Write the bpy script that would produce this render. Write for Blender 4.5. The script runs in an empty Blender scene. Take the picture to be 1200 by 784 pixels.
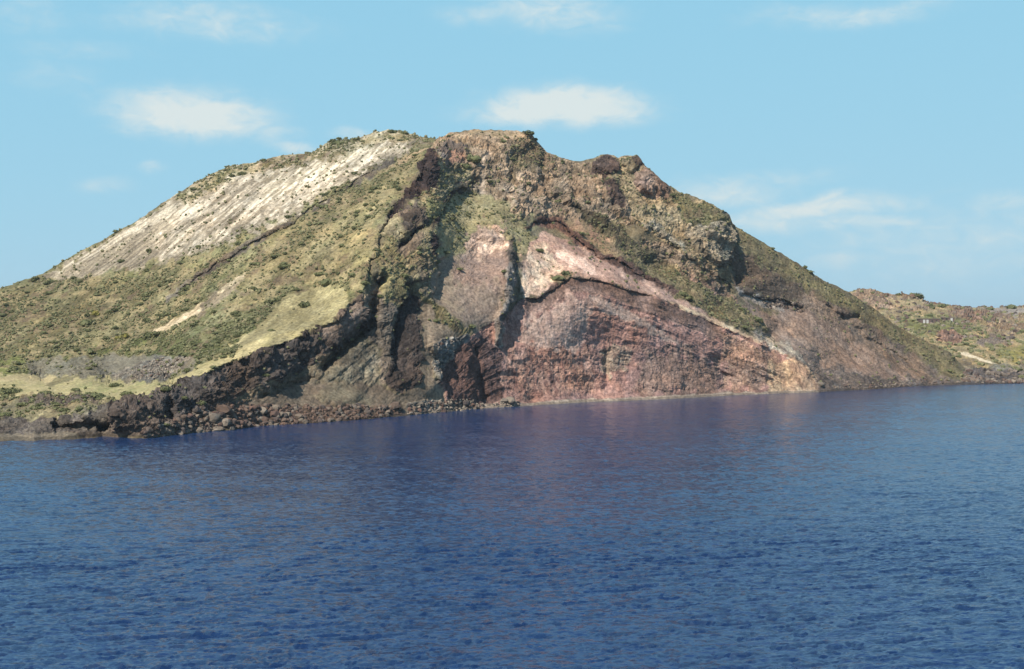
import bpy, math, random
import numpy as np
random.seed(7); RNG = np.random.default_rng(11)
sc = bpy.context.scene
COL = sc.collection
# ------------------------------------------------------------------ camera
F = 1500.0; H0 = 24.0; HY = 390.0           # focal length in pixels of a 1200 px wide frame, eye height, horizon row
cam = bpy.data.cameras.new('camera'); co = bpy.data.objects.new('camera', cam); COL.objects.link(co)
co.location = (0, 0, H0); co.rotation_euler = (math.pi/2, 0, 0)
cam.sensor_width = 36; cam.lens = 36*F/1200; cam.shift_y = (HY-392)/1200
cam.clip_start = 1; cam.clip_end = 60000
sc.camera = co
sc.render.resolution_x = 1024; sc.render.resolution_y = 669
# ------------------------------------------------------------------ world and sun
SUN_AZ = 33.0; SUN_EL = 44.0                 # degrees left of straight behind the camera; height
sc.view_settings.view_transform = 'Standard'; sc.view_settings.look = 'None'
sc.view_settings.exposure = 0.45; sc.view_settings.gamma = 1
az = math.radians(SUN_AZ); el = math.radians(SUN_EL)
sdir = (-math.sin(az)*math.cos(el), -math.cos(az)*math.cos(el), math.sin(el))   # towards the sun
sl = bpy.data.lights.new('sun', 'SUN'); so = bpy.data.objects.new('sun', sl); COL.objects.link(so)
sl.energy = 4.6; sl.angle = math.radians(0.5); sl.color = (1.0, 0.95, 0.86)
from mathutils import Vector
so.rotation_euler = Vector(sdir).to_track_quat('Z', 'Y').to_euler()
world = bpy.data.worlds.new('World'); sc.world = world; world.use_nodes = True
nt = world.node_tree; nt.nodes.clear()
def N(t, ty, **kw):
    n = t.nodes.new(ty)
    for k, v in kw.items(): setattr(n, k, v)
    return n
def M(t, op, a, b=None, clamp=False):
    n = t.nodes.new('ShaderNodeMath'); n.operation = op; n.use_clamp = clamp
    for i, v in enumerate((a, b)):
        if v is None: continue
        if isinstance(v, (int, float)): n.inputs[i].default_value = v
        else: t.links.new(v, n.inputs[i])
    return n.outputs[0]
def mixc(t, f, a, b, mode='MIX'):
    n = t.nodes.new('ShaderNodeMix'); n.data_type = 'RGBA'; n.blend_type = mode
    for s, v in ((n.inputs[0], f), (n.inputs[6], a), (n.inputs[7], b)):
        if isinstance(v, (int, float)): s.default_value = v
        elif isinstance(v, tuple): s.default_value = (*v, 1)[:4]
        else: t.links.new(v, s)
    return n.outputs[2]
sky = N(nt, 'ShaderNodeTexSky', sky_type='NISHITA'); sky.sun_disc = False
sky.sun_elevation = el; sky.sun_rotation = math.pi + az
sky.air_density = 1.0; sky.dust_density = 0.0; sky.ozone_density = 3.0; sky.altitude = 0
SKY_TINT = (1.56, 3.34, 4.55); SKY_STR = 0.12          # hazy summer air: the gradient is flattened
gs = N(nt, 'ShaderNodeSeparateColor'); nt.links.new(sky.outputs[0], gs.inputs[0]); gc = N(nt, 'ShaderNodeCombineColor')
for i, e in enumerate((.25, .10, .05)): nt.links.new(M(nt, 'POWER', gs.outputs[i], e), gc.inputs[i])
skyc = mixc(nt, 1.0, gc.outputs[0], SKY_TINT, 'MULTIPLY')
tc = N(nt, 'ShaderNodeTexCoord'); sep = N(nt, 'ShaderNodeSeparateXYZ'); nt.links.new(tc.outputs['Generated'], sep.inputs[0])
X, Y, Z = sep.outputs
AZ = M(nt, 'ARCTAN2', X, Y); EL = M(nt, 'ARCSINE', Z)
hi = N(nt, 'ShaderNodeMapRange', interpolation_type='SMOOTHSTEP'); nt.links.new(EL, hi.inputs[0]); hi.inputs[1].default_value = .22; hi.inputs[2].default_value = .75
skyc = mixc(nt, M(nt, 'MULTIPLY', hi.outputs[0], .9), skyc, mixc(nt, 1.0, sky.outputs[0], (.85, .88, .95), 'MULTIPLY'))   # deeper blue overhead
CLOUDS = [(228,128,78,24,1.0),(262,122,36,15,.6),(655,124,92,17,1.0),(640,112,50,12,.5),(735,124,36,10,.5),(240,24,120,22,.42),(25,14,60,22,.3),
 (645,14,85,26,.48),(1005,12,110,14,.42),(965,243,85,14,.7),(975,230,28,8,.6),(850,222,75,20,.48),(900,258,110,16,.45),(985,303,42,12,.4),
 (1115,285,22,8,.4),(325,155,38,14,.45),(352,172,34,9,.5),(425,157,30,8,.4),(130,215,42,14,.33),(185,190,14,9,.4),(60,92,60,26,.25),(1120,285,170,50,.34),(1180,240,60,14,.36),(1010,262,60,10,.5),(900,205,90,12,.3),(560,20,60,14,.35),(700,30,50,10,.3),(160,16,70,12,.3),(90,60,80,14,.25),
 (-300,60,160,30,.8),(-420,200,120,22,.6),(1500,100,150,30,.8),(1650,240,140,20,.6),(500,-200,200,40,.5),(900,-350,220,60,.6),(200,-420,220,50,.6)]
comb = N(nt, 'ShaderNodeCombineXYZ'); nt.links.new(AZ, comb.inputs[0]); nt.links.new(M(nt, 'MULTIPLY', EL, 2.0), comb.inputs[1])
nz = N(nt, 'ShaderNodeTexNoise'); nz.inputs['Scale'].default_value = 46; nz.inputs['Detail'].default_value = 10; nz.inputs['Roughness'].default_value = .62; nz.inputs['Distortion'].default_value = .6
nt.links.new(comb.outputs[0], nz.inputs['Vector'])
nw = N(nt, 'ShaderNodeTexNoise'); nw.inputs['Scale'].default_value = 9; nw.inputs['Detail'].default_value = 3
nt.links.new(comb.outputs[0], nw.inputs['Vector'])
sw = N(nt, 'ShaderNodeSeparateXYZ'); nt.links.new(nw.outputs['Color'], sw.inputs[0])
AZw = M(nt, 'ADD', AZ, M(nt, 'MULTIPLY', M(nt, 'SUBTRACT', sw.outputs[0], .5), .07))
ELw = M(nt, 'ADD', EL, M(nt, 'MULTIPLY', M(nt, 'SUBTRACT', sw.outputs[1], .5), .03))
acc = None
for (cx, cy, rx, ry, s) in CLOUDS:
    a0 = math.atan((cx-600)/F); e0 = math.atan((HY-cy)/F*math.cos(a0))
    dx = M(nt, 'MULTIPLY', M(nt, 'SUBTRACT', AZw, a0), F/rx); dy = M(nt, 'MULTIPLY', M(nt, 'SUBTRACT', ELw, e0), F/ry)
    d = M(nt, 'ADD', M(nt, 'MULTIPLY', dx, dx), M(nt, 'MULTIPLY', dy, dy))
    g = M(nt, 'MULTIPLY', M(nt, 'EXPONENT', M(nt, 'MULTIPLY', d, -0.8)), s)
    acc = g if acc is None else M(nt, 'MAXIMUM', acc, g)
frag = M(nt, 'MULTIPLY', M(nt, 'SUBTRACT', nz.outputs['Fac'], .5), 2.6)
cm = M(nt, 'SUBTRACT', M(nt, 'MULTIPLY', acc, 1.45), .10)
cm = M(nt, 'ADD', cm, M(nt, 'MULTIPLY', frag, M(nt, 'ADD', M(nt, 'MULTIPLY', acc, 1.0), .05)))
cmr = N(nt, 'ShaderNodeMapRange', interpolation_type='SMOOTHSTEP'); nt.links.new(cm, cmr.inputs[0]); cmr.inputs[2].default_value = 1.1
CLOUD_COL = (4.65, 5.05, 4.95)
mx = mixc(nt, M(nt, 'MULTIPLY', cmr.outputs[0], .90), skyc, CLOUD_COL)
bg = N(nt, 'ShaderNodeBackground'); bg.inputs[1].default_value = SKY_STR; nt.links.new(mx, bg.inputs[0])
wo = N(nt, 'ShaderNodeOutputWorld'); nt.links.new(bg.outputs[0], wo.inputs[0])

# ------------------------------------------------------------------ numeric helpers
def s2l(c):
    c = np.asarray(c, float)/255.0
    return np.where(c <= .04045, c/12.92, ((c+.055)/1.055)**2.4)
KA = 0.50                                     # share of the light the lit colour sends back in the photograph
def alb(c):
    l = s2l(c)*KA; g = l.mean()
    return np.clip((l+(g-l)*.16)*np.array([1.02, .975, .965]), .004, .85)
def sm(x, a, b):
    t = np.clip((x-a)/(b-a), 0, 1); return t*t*(3-2*t)
def hsh(ix, iy, iz, seed):
    h = (ix.astype(np.int64)*374761393 + iy.astype(np.int64)*668265263 + iz.astype(np.int64)*2147483647 + seed*1274126177) & 0xffffffff
    h = ((h ^ (h >> 13))*1274126177) & 0xffffffff
    h = ((h ^ (h >> 15))*2246822519) & 0xffffffff
    return ((h ^ (h >> 16)) & 0xffffff)/float(0x1000000)
def vnoise(x, y, z, seed=0):
    ix, iy, iz = np.floor(x), np.floor(y), np.floor(z)
    fx, fy, fz = x-ix, y-iy, z-iz
    u = fx*fx*(3-2*fx); v = fy*fy*(3-2*fy); w = fz*fz*(3-2*fz)
    r = 0
    for a in (0, 1):
        for b in (0, 1):
            for c in (0, 1):
                r = r + hsh(ix+a, iy+b, iz+c, seed)*(u if a else 1-u)*(v if b else 1-v)*(w if c else 1-w)
    return r
def fbm(x, y, z, o=4, seed=0, g=.5):
    s = 0; a = 1; t = 0
    for i in range(o):
        k = 2.03**i
        s = s + a*vnoise(x*k+17.3*i, y*k+5.1*i, z*k+9.7*i, seed+i); t += a; a *= g
    return s/t
def ridged(x, y, z, o=4, seed=0):
    s = 0; a = 1; t = 0
    for i in range(o):
        k = 2.1**i
        s = s + a*(1-np.abs(2*vnoise(x*k+7.3*i, y*k+3.1*i, z*k+1.7*i, seed+i)-1)); t += a; a *= .62
    return s/t
def worley(x, y, z, seed=0):
    ix, iy, iz = np.floor(x), np.floor(y), np.floor(z)
    f1 = np.full(x.shape, 9.); f2 = np.full(x.shape, 9.); cid = np.zeros(x.shape)
    for a in (-1, 0, 1):
        for b in (-1, 0, 1):
            for c in (-1, 0, 1):
                jx, jy, jz = ix+a, iy+b, iz+c
                h1 = hsh(jx, jy, jz, seed); h2 = hsh(jx, jy, jz, seed+5); h3 = hsh(jx, jy, jz, seed+9)
                d = (jx+h1-x)**2+(jy+h2-y)**2+(jz+h3-z)**2
                n1 = d < f1
                f2 = np.where(n1, f1, np.minimum(f2, d)); cid = np.where(n1, h1, cid); f1 = np.where(n1, d, f1)
    return np.sqrt(f1), np.sqrt(f2), cid
def poly_sd(pts, px, py):
    """signed distance to a polygon, positive inside"""
    d = np.full(px.shape, 1e9); ins = np.zeros(px.shape, bool); n = len(pts)
    for i in range(n):
        x0, y0 = pts[i]; x1, y1 = pts[(i+1) % n]
        ex, ey = x1-x0, y1-y0
        t = np.clip(((px-x0)*ex+(py-y0)*ey)/(ex*ex+ey*ey+1e-9), 0, 1)
        d = np.minimum(d, (px-x0-t*ex)**2+(py-y0-t*ey)**2)
        c = ((y0 > py) != (y1 > py)) & (px < (x1-x0)*(py-y0)/((y1-y0) if y1 != y0 else 1e-9)+x0)
        ins ^= c
    d = np.sqrt(d); return np.where(ins, d, -d)
def line_sd(pts, px, py):
    """distance to a polyline, side sign (positive = below when travelling right), position along 0..1"""
    best = np.full(px.shape, 1e9); sg = np.ones(px.shape); tt = np.zeros(px.shape); n = len(pts)-1
    for i in range(n):
        x0, y0 = pts[i][:2]; x1, y1 = pts[i+1][:2]
        ex, ey = x1-x0, y1-y0
        t = np.clip(((px-x0)*ex+(py-y0)*ey)/(ex*ex+ey*ey+1e-9), 0, 1)
        d = (px-x0-t*ex)**2+(py-y0-t*ey)**2
        c = ex*(py-y0)-ey*(px-x0)
        b = d < best
        best = np.where(b, d, best); sg = np.where(b, np.sign(c), sg); tt = np.where(b, (i+t)/n, tt)
    return np.sqrt(best), sg, tt
def tps(ctrl, qx, qy):
    c = np.array(ctrl, float); n = len(c)
    def ker(ax, ay, bx, by): return np.sqrt((ax-bx)**2+(ay-by)**2+9)
    A = ker(c[:, 0][:, None], c[:, 1][:, None], c[:, 0][None], c[:, 1][None]) + np.eye(n)*-1.0
    Pm = np.c_[np.ones(n), c[:, 0]/500, c[:, 1]/500]
    S = np.zeros((n+3, n+3)); S[:n, :n] = A; S[:n, n:] = Pm; S[n:, :n] = Pm.T
    w = np.linalg.solve(S, np.r_[c[:, 2], 0, 0, 0])
    out = w[n]+w[n+1]*qx/500+w[n+2]*qy/500
    for i in range(n): out = out + w[i]*ker(qx, qy, c[i, 0], c[i, 1])
    return out
def dens(pts, step):
    o = []
    for a, b in zip(pts[:-1], pts[1:]):
        n = max(1, int(abs(b[0]-a[0])//step)) if abs(b[0]-a[0]) > abs(b[1]-a[1]) else max(1, int(abs(b[1]-a[1])//step))
        for k in range(n): o.append(tuple(a[j]+(b[j]-a[j])*k/n for j in range(len(a))))
    o.append(pts[-1]); return o
def tag(o, label=None, cat=None, group=None, kind=None):
    if label: o['label'] = label
    if cat: o['category'] = cat
    if group: o['group'] = group
    if kind: o['kind'] = kind
    return o
def mesh_np(name, V, Fq, mat, smooth=False, attrs=None):
    me = bpy.data.meshes.new(name)
    V = np.ascontiguousarray(V, np.float32); Fq = np.ascontiguousarray(Fq, np.int32)
    k = Fq.shape[1]; n = len(Fq)
    me.vertices.add(len(V)); me.vertices.foreach_set('co', V.ravel())
    me.loops.add(n*k); me.loops.foreach_set('vertex_index', Fq.ravel())
    me.polygons.add(n); me.polygons.foreach_set('loop_start', np.arange(0, n*k, k, dtype=np.int32))
    me.update(calc_edges=True)
    me.polygons.foreach_set('use_smooth', np.full(n, smooth, bool))
    for an, arr in (attrs or {}).items():
        if arr.ndim == 2:
            at = me.attributes.new(an, 'FLOAT_COLOR', 'POINT')
            at.data.foreach_set('color', np.c_[arr, np.ones(len(arr))].astype(np.float32).ravel())
        else:
            at = me.attributes.new(an, 'FLOAT', 'POINT'); at.data.foreach_set('value', arr.astype(np.float32))
    me.materials.append(mat); me.validate()
    o = bpy.data.objects.new(name, me); COL.objects.link(o); return o

# ------------------------------------------------------------------ materials
def new_mat(name):
    m = bpy.data.materials.new(name); m.use_nodes = True; t = m.node_tree; t.nodes.clear()
    p = N(t, 'ShaderNodeBsdfPrincipled'); o = N(t, 'ShaderNodeOutputMaterial'); t.links.new(p.outputs[0], o.inputs[0])
    return m, t, p
def terrain_mat():
    m, t, p = new_mat('volcanic_ground')
    a = N(t, 'ShaderNodeAttribute', attribute_name='col'); r = N(t, 'ShaderNodeAttribute', attribute_name='rgh')
    g = N(t, 'ShaderNodeNewGeometry')
    n1 = N(t, 'ShaderNodeTexNoise'); n1.inputs['Scale'].default_value = 1.15; n1.inputs['Detail'].default_value = 6; n1.inputs['Roughness'].default_value = .65
    n2 = N(t, 'ShaderNodeTexNoise'); n2.inputs['Scale'].default_value = .35; n2.inputs['Detail'].default_value = 3
    for n in (n1, n2): t.links.new(g.outputs['Position'], n.inputs['Vector'])
    f = M(t, 'MAXIMUM', .25, M(t, 'ADD', -.35, M(t, 'MULTIPLY', n1.outputs['Fac'], 2.7)))
    hue = mixc(t, M(t, 'MULTIPLY', n2.outputs['Fac'], .8), (1.08, 1.0, .9), (.93, .98, 1.05))
    c = mixc(t, 1.0, a.outputs['Color'], hue, 'MULTIPLY')
    cc = N(t, 'ShaderNodeCombineXYZ')
    for i in range(3): t.links.new(f, cc.inputs[i])
    c = mixc(t, 1.0, c, cc.outputs[0], 'MULTIPLY')
    t.links.new(c, p.inputs['Base Color']); p.inputs['Roughness'].default_value = .95; p.inputs['Specular IOR Level'].default_value = .15
    b = N(t, 'ShaderNodeBump'); b.inputs['Distance'].default_value = .5
    t.links.new(M(t, 'ADD', M(t, 'MULTIPLY', r.outputs['Fac'], .5), .2, clamp=True), b.inputs['Strength'])
    t.links.new(n1.outputs['Fac'], b.inputs['Height']); t.links.new(b.outputs[0], p.inputs['Normal'])
    return m
MT = terrain_mat()
def island_mat(name, cols, sc_=3.0, rough=.9, obj=False, gain=1.25):
    m, t, p = new_mat(name)
    g = N(t, 'ShaderNodeNewGeometry'); rp = N(t, 'ShaderNodeValToRGB')
    rnd = g.outputs['Random Per Island']
    if obj:
        oi = N(t, 'ShaderNodeObjectInfo'); rnd = M(t, 'FRACT', M(t, 'ADD', M(t, 'MULTIPLY', rnd, .35), oi.outputs['Random']))
    t.links.new(rnd, rp.inputs[0]); rp.color_ramp.interpolation = 'LINEAR'
    els = rp.color_ramp.elements
    while len(els) < len(cols): els.new(.5)
    for i, c in enumerate(cols): els[i].position = i/(len(cols)-1); els[i].color = (*(alb(c)*gain), 1)
    n = N(t, 'ShaderNodeTexNoise'); n.inputs['Scale'].default_value = sc_; n.inputs['Detail'].default_value = 4
    t.links.new(g.outputs['Position'], n.inputs['Vector'])
    f = M(t, 'ADD', .55, M(t, 'MULTIPLY', n.outputs['Fac'], .9)); cc = N(t, 'ShaderNodeCombineXYZ')
    for i in range(3): t.links.new(f, cc.inputs[i])
    t.links.new(mixc(t, 1.0, rp.outputs[0], cc.outputs[0], 'MULTIPLY'), p.inputs['Base Color'])
    p.inputs['Roughness'].default_value = rough; p.inputs['Specular IOR Level'].default_value = .2
    b = N(t, 'ShaderNodeBump'); b.inputs['Distance'].default_value = .25; b.inputs['Strength'].default_value = .5
    t.links.new(n.outputs['Fac'], b.inputs['Height']); t.links.new(b.outputs[0], p.inputs['Normal'])
    return m

# ------------------------------------------------------------------ sea
def water_mat():
    m, t, p = new_mat('sea_water')
    g = N(t, 'ShaderNodeNewGeometry'); mp = N(t, 'ShaderNodeMapping'); mp.inputs['Scale'].default_value = (.42, 1.0, 1.0)
    mp.inputs['Rotation'].default_value = (0, 0, math.radians(8))
    t.links.new(g.outputs['Position'], mp.inputs['Vector'])
    def vn(scale, det, amp, rough=.55):
        n = N(t, 'ShaderNodeTexNoise'); n.inputs['Scale'].default_value = scale; n.inputs['Detail'].default_value = det; n.inputs['Roughness'].default_value = rough
        t.links.new(mp.outputs[0], n.inputs['Vector'])
        s = N(t, 'ShaderNodeVectorMath', operation='SUBTRACT'); t.links.new(n.outputs['Color'], s.inputs[0]); s.inputs[1].default_value = (.5, .5, .5)
        k = N(t, 'ShaderNodeVectorMath', operation='MULTIPLY'); t.links.new(s.outputs[0], k.inputs[0]); k.inputs[1].default_value = (amp*.95, amp, 0)
        return k.outputs[0]
    a = vn(2.0, 6, WAVE[0]); b = vn(.16, 3, WAVE[1])
    big = N(t, 'ShaderNodeTexNoise'); big.inputs['Scale'].default_value = .025; big.inputs['Detail'].default_value = 3
    t.links.new(mp.outputs[0], big.inputs['Vector'])
    sc2 = N(t, 'ShaderNodeVectorMath', operation='SCALE'); t.links.new(a, sc2.inputs[0]); t.links.new(M(t, 'ADD', .45, M(t, 'MULTIPLY', big.outputs['Fac'], 1.1)), sc2.inputs['Scale'])
    s1 = N(t, 'ShaderNodeVectorMath', operation='ADD'); t.links.new(sc2.outputs[0], s1.inputs[0]); t.links.new(b, s1.inputs[1])
    s2 = N(t, 'ShaderNodeVectorMath', operation='ADD'); t.links.new(s1.outputs[0], s2.inputs[0]); s2.inputs[1].default_value = (0, 0, 1)
    s3 = N(t, 'ShaderNodeVectorMath', operation='NORMALIZE'); t.links.new(s2.outputs[0], s3.inputs[0])
    t.links.new(s3.outputs[0], p.inputs['Normal'])
    p.inputs['Base Color'].default_value = (*WATER_BASE, 1); p.inputs['Roughness'].default_value = .16
    p.inputs['IOR'].default_value = 1.33; p.inputs['Specular Tint'].default_value = (.54, .60, .93, 1)
    return m
WAVE = (1.15, .25); WATER_BASE = (.010, .031, .090)
# rows follow the distance so the near water carries real ripples
def build_sea():
    ys = [60.0]
    while ys[-1] < 700: ys.append(ys[-1]+max(.22, (ys[-1]/36000)*ys[-1]*.42))
    ys = np.array(ys+[900, 1400, 3000, 9000]); u = np.linspace(-.62, .62, 620)
    u = np.r_[-1.1, u, 1.1]
    U, Yy = np.meshgrid(u, ys); Xx = U*Yy
    fade = np.clip(1-(Yy-60)/500, 0, 1)*(np.abs(U) < .63)
    xr = Xx*.97+Yy*.22; yr = Yy*.97-Xx*.22
    wq = (fbm(xr*.5, yr*.5, 0*Xx+9, 2, 33)-.5)*1.6
    z = (ridged(xr*.34+wq, yr*.85+wq*.6, 0*Xx, 5, 3)-.5)*.58*(.6+.8*fbm(xr*.03, yr*.03, 0*Xx, 2, 36))+(fbm(xr*.16, yr*.4, 0*Xx+3, 2, 9)-.5)*.22
    z = z*fade-.02
    V = np.stack([Xx, Yy, z], -1).reshape(-1, 3); r, c = U.shape
    idx = np.arange(r*c).reshape(r, c)
    Fq = np.stack([idx[:-1, :-1], idx[:-1, 1:], idx[1:, 1:], idx[1:, :-1]], -1).reshape(-1, 4)
    V = np.r_[V, [[-9900, 9900, -.3], [9900, 9900, -.3], [9900, -9900, -.3], [-9900, -9900, -.3]]]
    k = len(V); Fq = np.r_[Fq, [[k-1, k-2, k-3, k-4]]]
    o = mesh_np('sea', V, Fq, water_mat(), smooth=True); tag(o, 'dark blue rippled sea in front of the volcanic headland', kind='structure')
build_sea()
# seabed under it
b = mesh_np('seabed', np.array([[-9900, -9900, -6], [9900, -9900, -6], [9900, 9900, -6], [-9900, 9900, -6]]), np.array([[0, 1, 2, 3]]), MT,
            attrs={'col': np.tile(alb((70, 75, 80)), (4, 1)), 'rgh': np.zeros(4)})
tag(b, kind='structure')

# ------------------------------------------------------------------ outlines traced as ground lines (px, py of the photograph; depth is given or follows from sea level)
SHORE = [(-160,521),(-80,519),(0,517),(76,515),(122,511.5),(166,513.5),(230,507),(275,503.5),(301,499.5),(365,496),(429,491.5),(467,488),(505,484.5),(538,481.5),
 (570,478.5),(623,475.5),(684,471.5),(735,469.5),(796,467),(873,462.5),(960,459.5),(1020,456.5),(1070,453),(1118,451),(1146,450.5)]
SKY = [(-160,398,480),(-80,368,485),(0,338,490),(25,329,494),(51,320,498),(87,298,502),(128,277,505),(166,255,509),(199,232,513),(230,213,516),(268,195,520),(303,189,524),(331,182,526),(349,181,528),
 (369,177,529),(390,163,531),(402,164,531),(423,161,532),(438,155,533),(459,152,534),(474,154,535),(497,161,536),(512,163,536),(530,155,533),(555,152,531),(580,152,530),(612,154,531),
 (622,156,532),(630,167,534),(640,177,536),(658,185,538),(679,189,540),(694,185,541),(712,180,542),(724,185,543),(731,182,544),(747,182,545),(758,196,546),(770,206,547),(783,217,548),
 (800,226,549),(817,231,550),(842,243,552),(855,252,554),(859,263,558),(904,290,575),(937,310,583),(970,331,590),(995,342,596),(1027,364,605),(1057,386,612),(1092,403,618),(1113,413,621),(1124,425,623),(1135,436,625),(1146,449,627)]
C = []
C += [(x, y, 36000/(y-390)) for x, y in dens(SHORE, 22)]
C += [(x, y-5, 23*1500/(y-5-390)) for x, y in dens(SHORE[:16], 30)]
C += dens(SKY, 25)
LIP_A = [(504,181,468),(492,204,456),(474,232,441),(453,252,424),(446,270,413),(443,288,404),(433,309,395),(430,330,388),(428,345,385),(403,363,374),(388,379,370),
 (352,394,360),(314,409,344),(283,419,337),(255,432,330),(230,442,322),(199,451,315),(179,463,308),(153,470,303),(128,473,299),(100,480,297)]
LIP_B = [(610,348,436),(630,348,440),(648,336,446),(669,324,452),(704,328,462),(720,331,466),(735,338,470),(771,348,480),(804,364,490),(847,382,504),(893,403,514),(932,420,522),(950,433,525),(961,450,524)]
C += dens(LIP_A, 25)+dens(LIP_B, 25)
C += [(50,490,300),(50,462,330),(50,442,400),(50,418,415),(50,405,425),(-80,490,300),(-80,442,400),(-80,405,425),(150,462,318),(150,449,360),(200,446,362),(130,444,385),(110,418,410),(200,418,385),
 (330,370,385),(370,340,402),(280,395,368),(262,405,362),(200,400,400),(100,400,428),(200,350,440),(300,350,402),(300,300,430),(300,250,465),(200,300,470),(100,350,465),(0,380,455),(0,410,430),
 (-100,400,445),(400,250,447),(400,200,485),(450,200,480),(350,300,418),(380,300,413),(400,320,403),(480,190,490),
 (200,480,305),(230,475,316),(283,440,338),(283,460,335),(283,485,326),(352,420,361),(352,450,357),(352,475,348),(400,400,374),(400,440,368),(400,460,363),(440,400,384),(440,450,372),(440,470,367),
 (480,260,420),(470,300,408),(460,340,397),(480,340,399),(450,370,388),(490,300,411),(500,240,433),(512,273,424),(530,290,437),(495,345,402),(470,400,387),(470,450,376),(510,400,395),(510,450,387),(490,360,404),
 (511,359,408),(539,382,409),(549,389,413),(550,350,421),(530,300,433),(515,320,418),(575,330,429),(600,320,434),(520,420,402),(520,445,400),(535,465,396),(570,400,420),(570,465,412),(545,430,404),
 (623,465,427),(690,460,450),(750,455,462),(850,450,498),(920,450,515),(650,400,440),(700,400,457),(780,400,474),(850,420,501),
 (650,310,465),(700,310,480),(650,285,478),(640,262,492),(700,298,490),(755,324,500),(796,341,507),(730,290,505),(780,310,520),(850,355,530),(897,384,535),
 (575,265,462),(575,300,448),(600,340,434),(555,290,450),(560,250,475),(540,230,482),(600,240,482),(560,215,495),(600,200,508),(640,220,510),(700,240,515),(700,210,530),(750,250,522),(750,280,512),
 (800,270,530),(800,300,520),(830,300,530),(860,300,545),(850,330,540),(900,330,560),(950,350,575),(900,360,555),(940,390,553),(900,395,540),(1000,380,585),(1000,420,570),(960,430,545),(1050,420,592),(1050,445,576),(1100,435,602)]
# creases: (kind, points, amount in metres, width px, reach px, side)
FEAT = [
 ('step', [(530,168),(515,172),(504,179),(492,204),(474,232),(453,252),(446,270),(443,288),(433,309),(430,330),(428,345)], 4, 1.5, 10, -1),
 ('step', [(425,349),(403,363),(388,379),(352,394),(314,409),(283,419),(255,432),(230,442),(199,451),(179,463),(153,470)], 3.2, 1.2, 14, -1),
 ('step', [(556,214),(540,218),(525,232),(518,244),(510,262),(508,306)], 5, 1.5, 14, -1),
 ('crack', [(525,240),(500,263),(484,276),(464,293)], 4, 3.5, 0, 0),
 ('step', [(508,308),(515,318),(513,334),(503,345)], 5, 1.5, 14, -1),
 ('step', [(474,328),(478,345),(466,362),(460,380),(457,409),(455,447)], 7.5, 2, 18, -1),
 ('crack', [(446,318),(440,345),(432,381),(415,399),(393,417),(372,437)], 9, 6.5, 0, 0),
 ('crack', [(300,466),(340,452),(372,440)], 2.5, 3, 0, 0),
 ('rib', [(597,270),(595,315),(597,351),(585,371),(584,407)], 4, 4, 0, 0),
 ('step', [(600,280),(601,315),(604,351),(592,375),(592,412)], 4, 1.5, 16, -1),
 ('step', [(612,350),(630,349),(648,337),(669,325),(704,329),(735,339),(771,349)], 3.2, 1.2, 14, 1),
 ('step', [(771,349),(804,365),(847,383),(893,404),(932,421),(950,434)], 1.6, 1.2, 12, 1),
 ('step', [(615,270),(627,259),(653,257),(676,280),(699,298),(730,308),(755,324),(771,331),(796,341)], 4, 1.5, 10, 1),
 ('step', [(845,246),(859,262),(861,290),(855,310),(862,338)], 10, 2, 26, -1),
 ('step', [(715,275),(690,250),(668,238),(650,225)], 3, 1.5, 12, -1),
 ('step', [(755,262),(790,285),(825,315),(850,330),(865,345)], 3.0, 1.5, 14, 1),
 ('step', [(690,222),(700,232),(720,258),(740,280)], 4, 1.5, 10, -1),
 ('step', [(865,340),(895,350),(918,352),(940,360)], 4, 1.5, 10, 1),
 ('crack', [(982,372),(1008,374)], 4, 4, 0, 0),
 ('crack', [(960,352),(1000,385),(1040,410),(1085,440)], 2.5, 3, 0, 0),
 ('crack', [(900,370),(935,400),(965,425)], 2, 3, 0, 0),
 ('step', [(459,185),(423,207),(382,232),(359,247),(339,263),(306,278),(280,293),(237,320),(219,333),(194,351)], 3.2, 1.5, 9, -1),
 ('crack', [(60,500),(98,499),(135,500)], 5, 5, 0, 0),
 ('step', [(138,471),(135,485),(128,506)], 4, 1.5, 34, 1),
 ('step', [(198,452),(203,470),(206,492)], 4, 2, 30, 1),
 ('crack', [(640,170),(634,195),(640,218),(648,240)], 4, 4, 0, 0),
 ('crack', [(596,200),(600,222),(592,238)], 4, 4, 0, 0),
 ('crack', [(555,405),(560,440),(566,472)], 3.5, 7, 0, 0),
 ('crack', [(710,408),(712,430),(708,462)], 2.0, 6, 0, 0),
 ('crack', [(836,412),(842,435),(846,458)], 2.0, 6, 0, 0),
 ('rib', [(508,400),(514,420),(512,446)], 3, 6, 0, 0),
 ('rib', [(470,235),(486,250),(470,275)], 2.5, 6, 0, 0),
 ('crack', [(487,205),(492,228),(500,250)], 3.5, 5, 0, 0),
]
BUMPS = [(766,211,22,19,7),(712,193,16,12,6),(741,190,13,9,4),(713,222,13,18,4),(504,192,9,14,4),(575,265,26,20,3),(400,425,40,30,2),(560,200,20,14,2),(840,285,20,30,3),(397,462,30,16,3),(150,488,22,16,3),
 (185,472,16,16,3),(690,430,40,30,1.5),(770,440,40,18,2),(880,430,36,22,2)]
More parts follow.
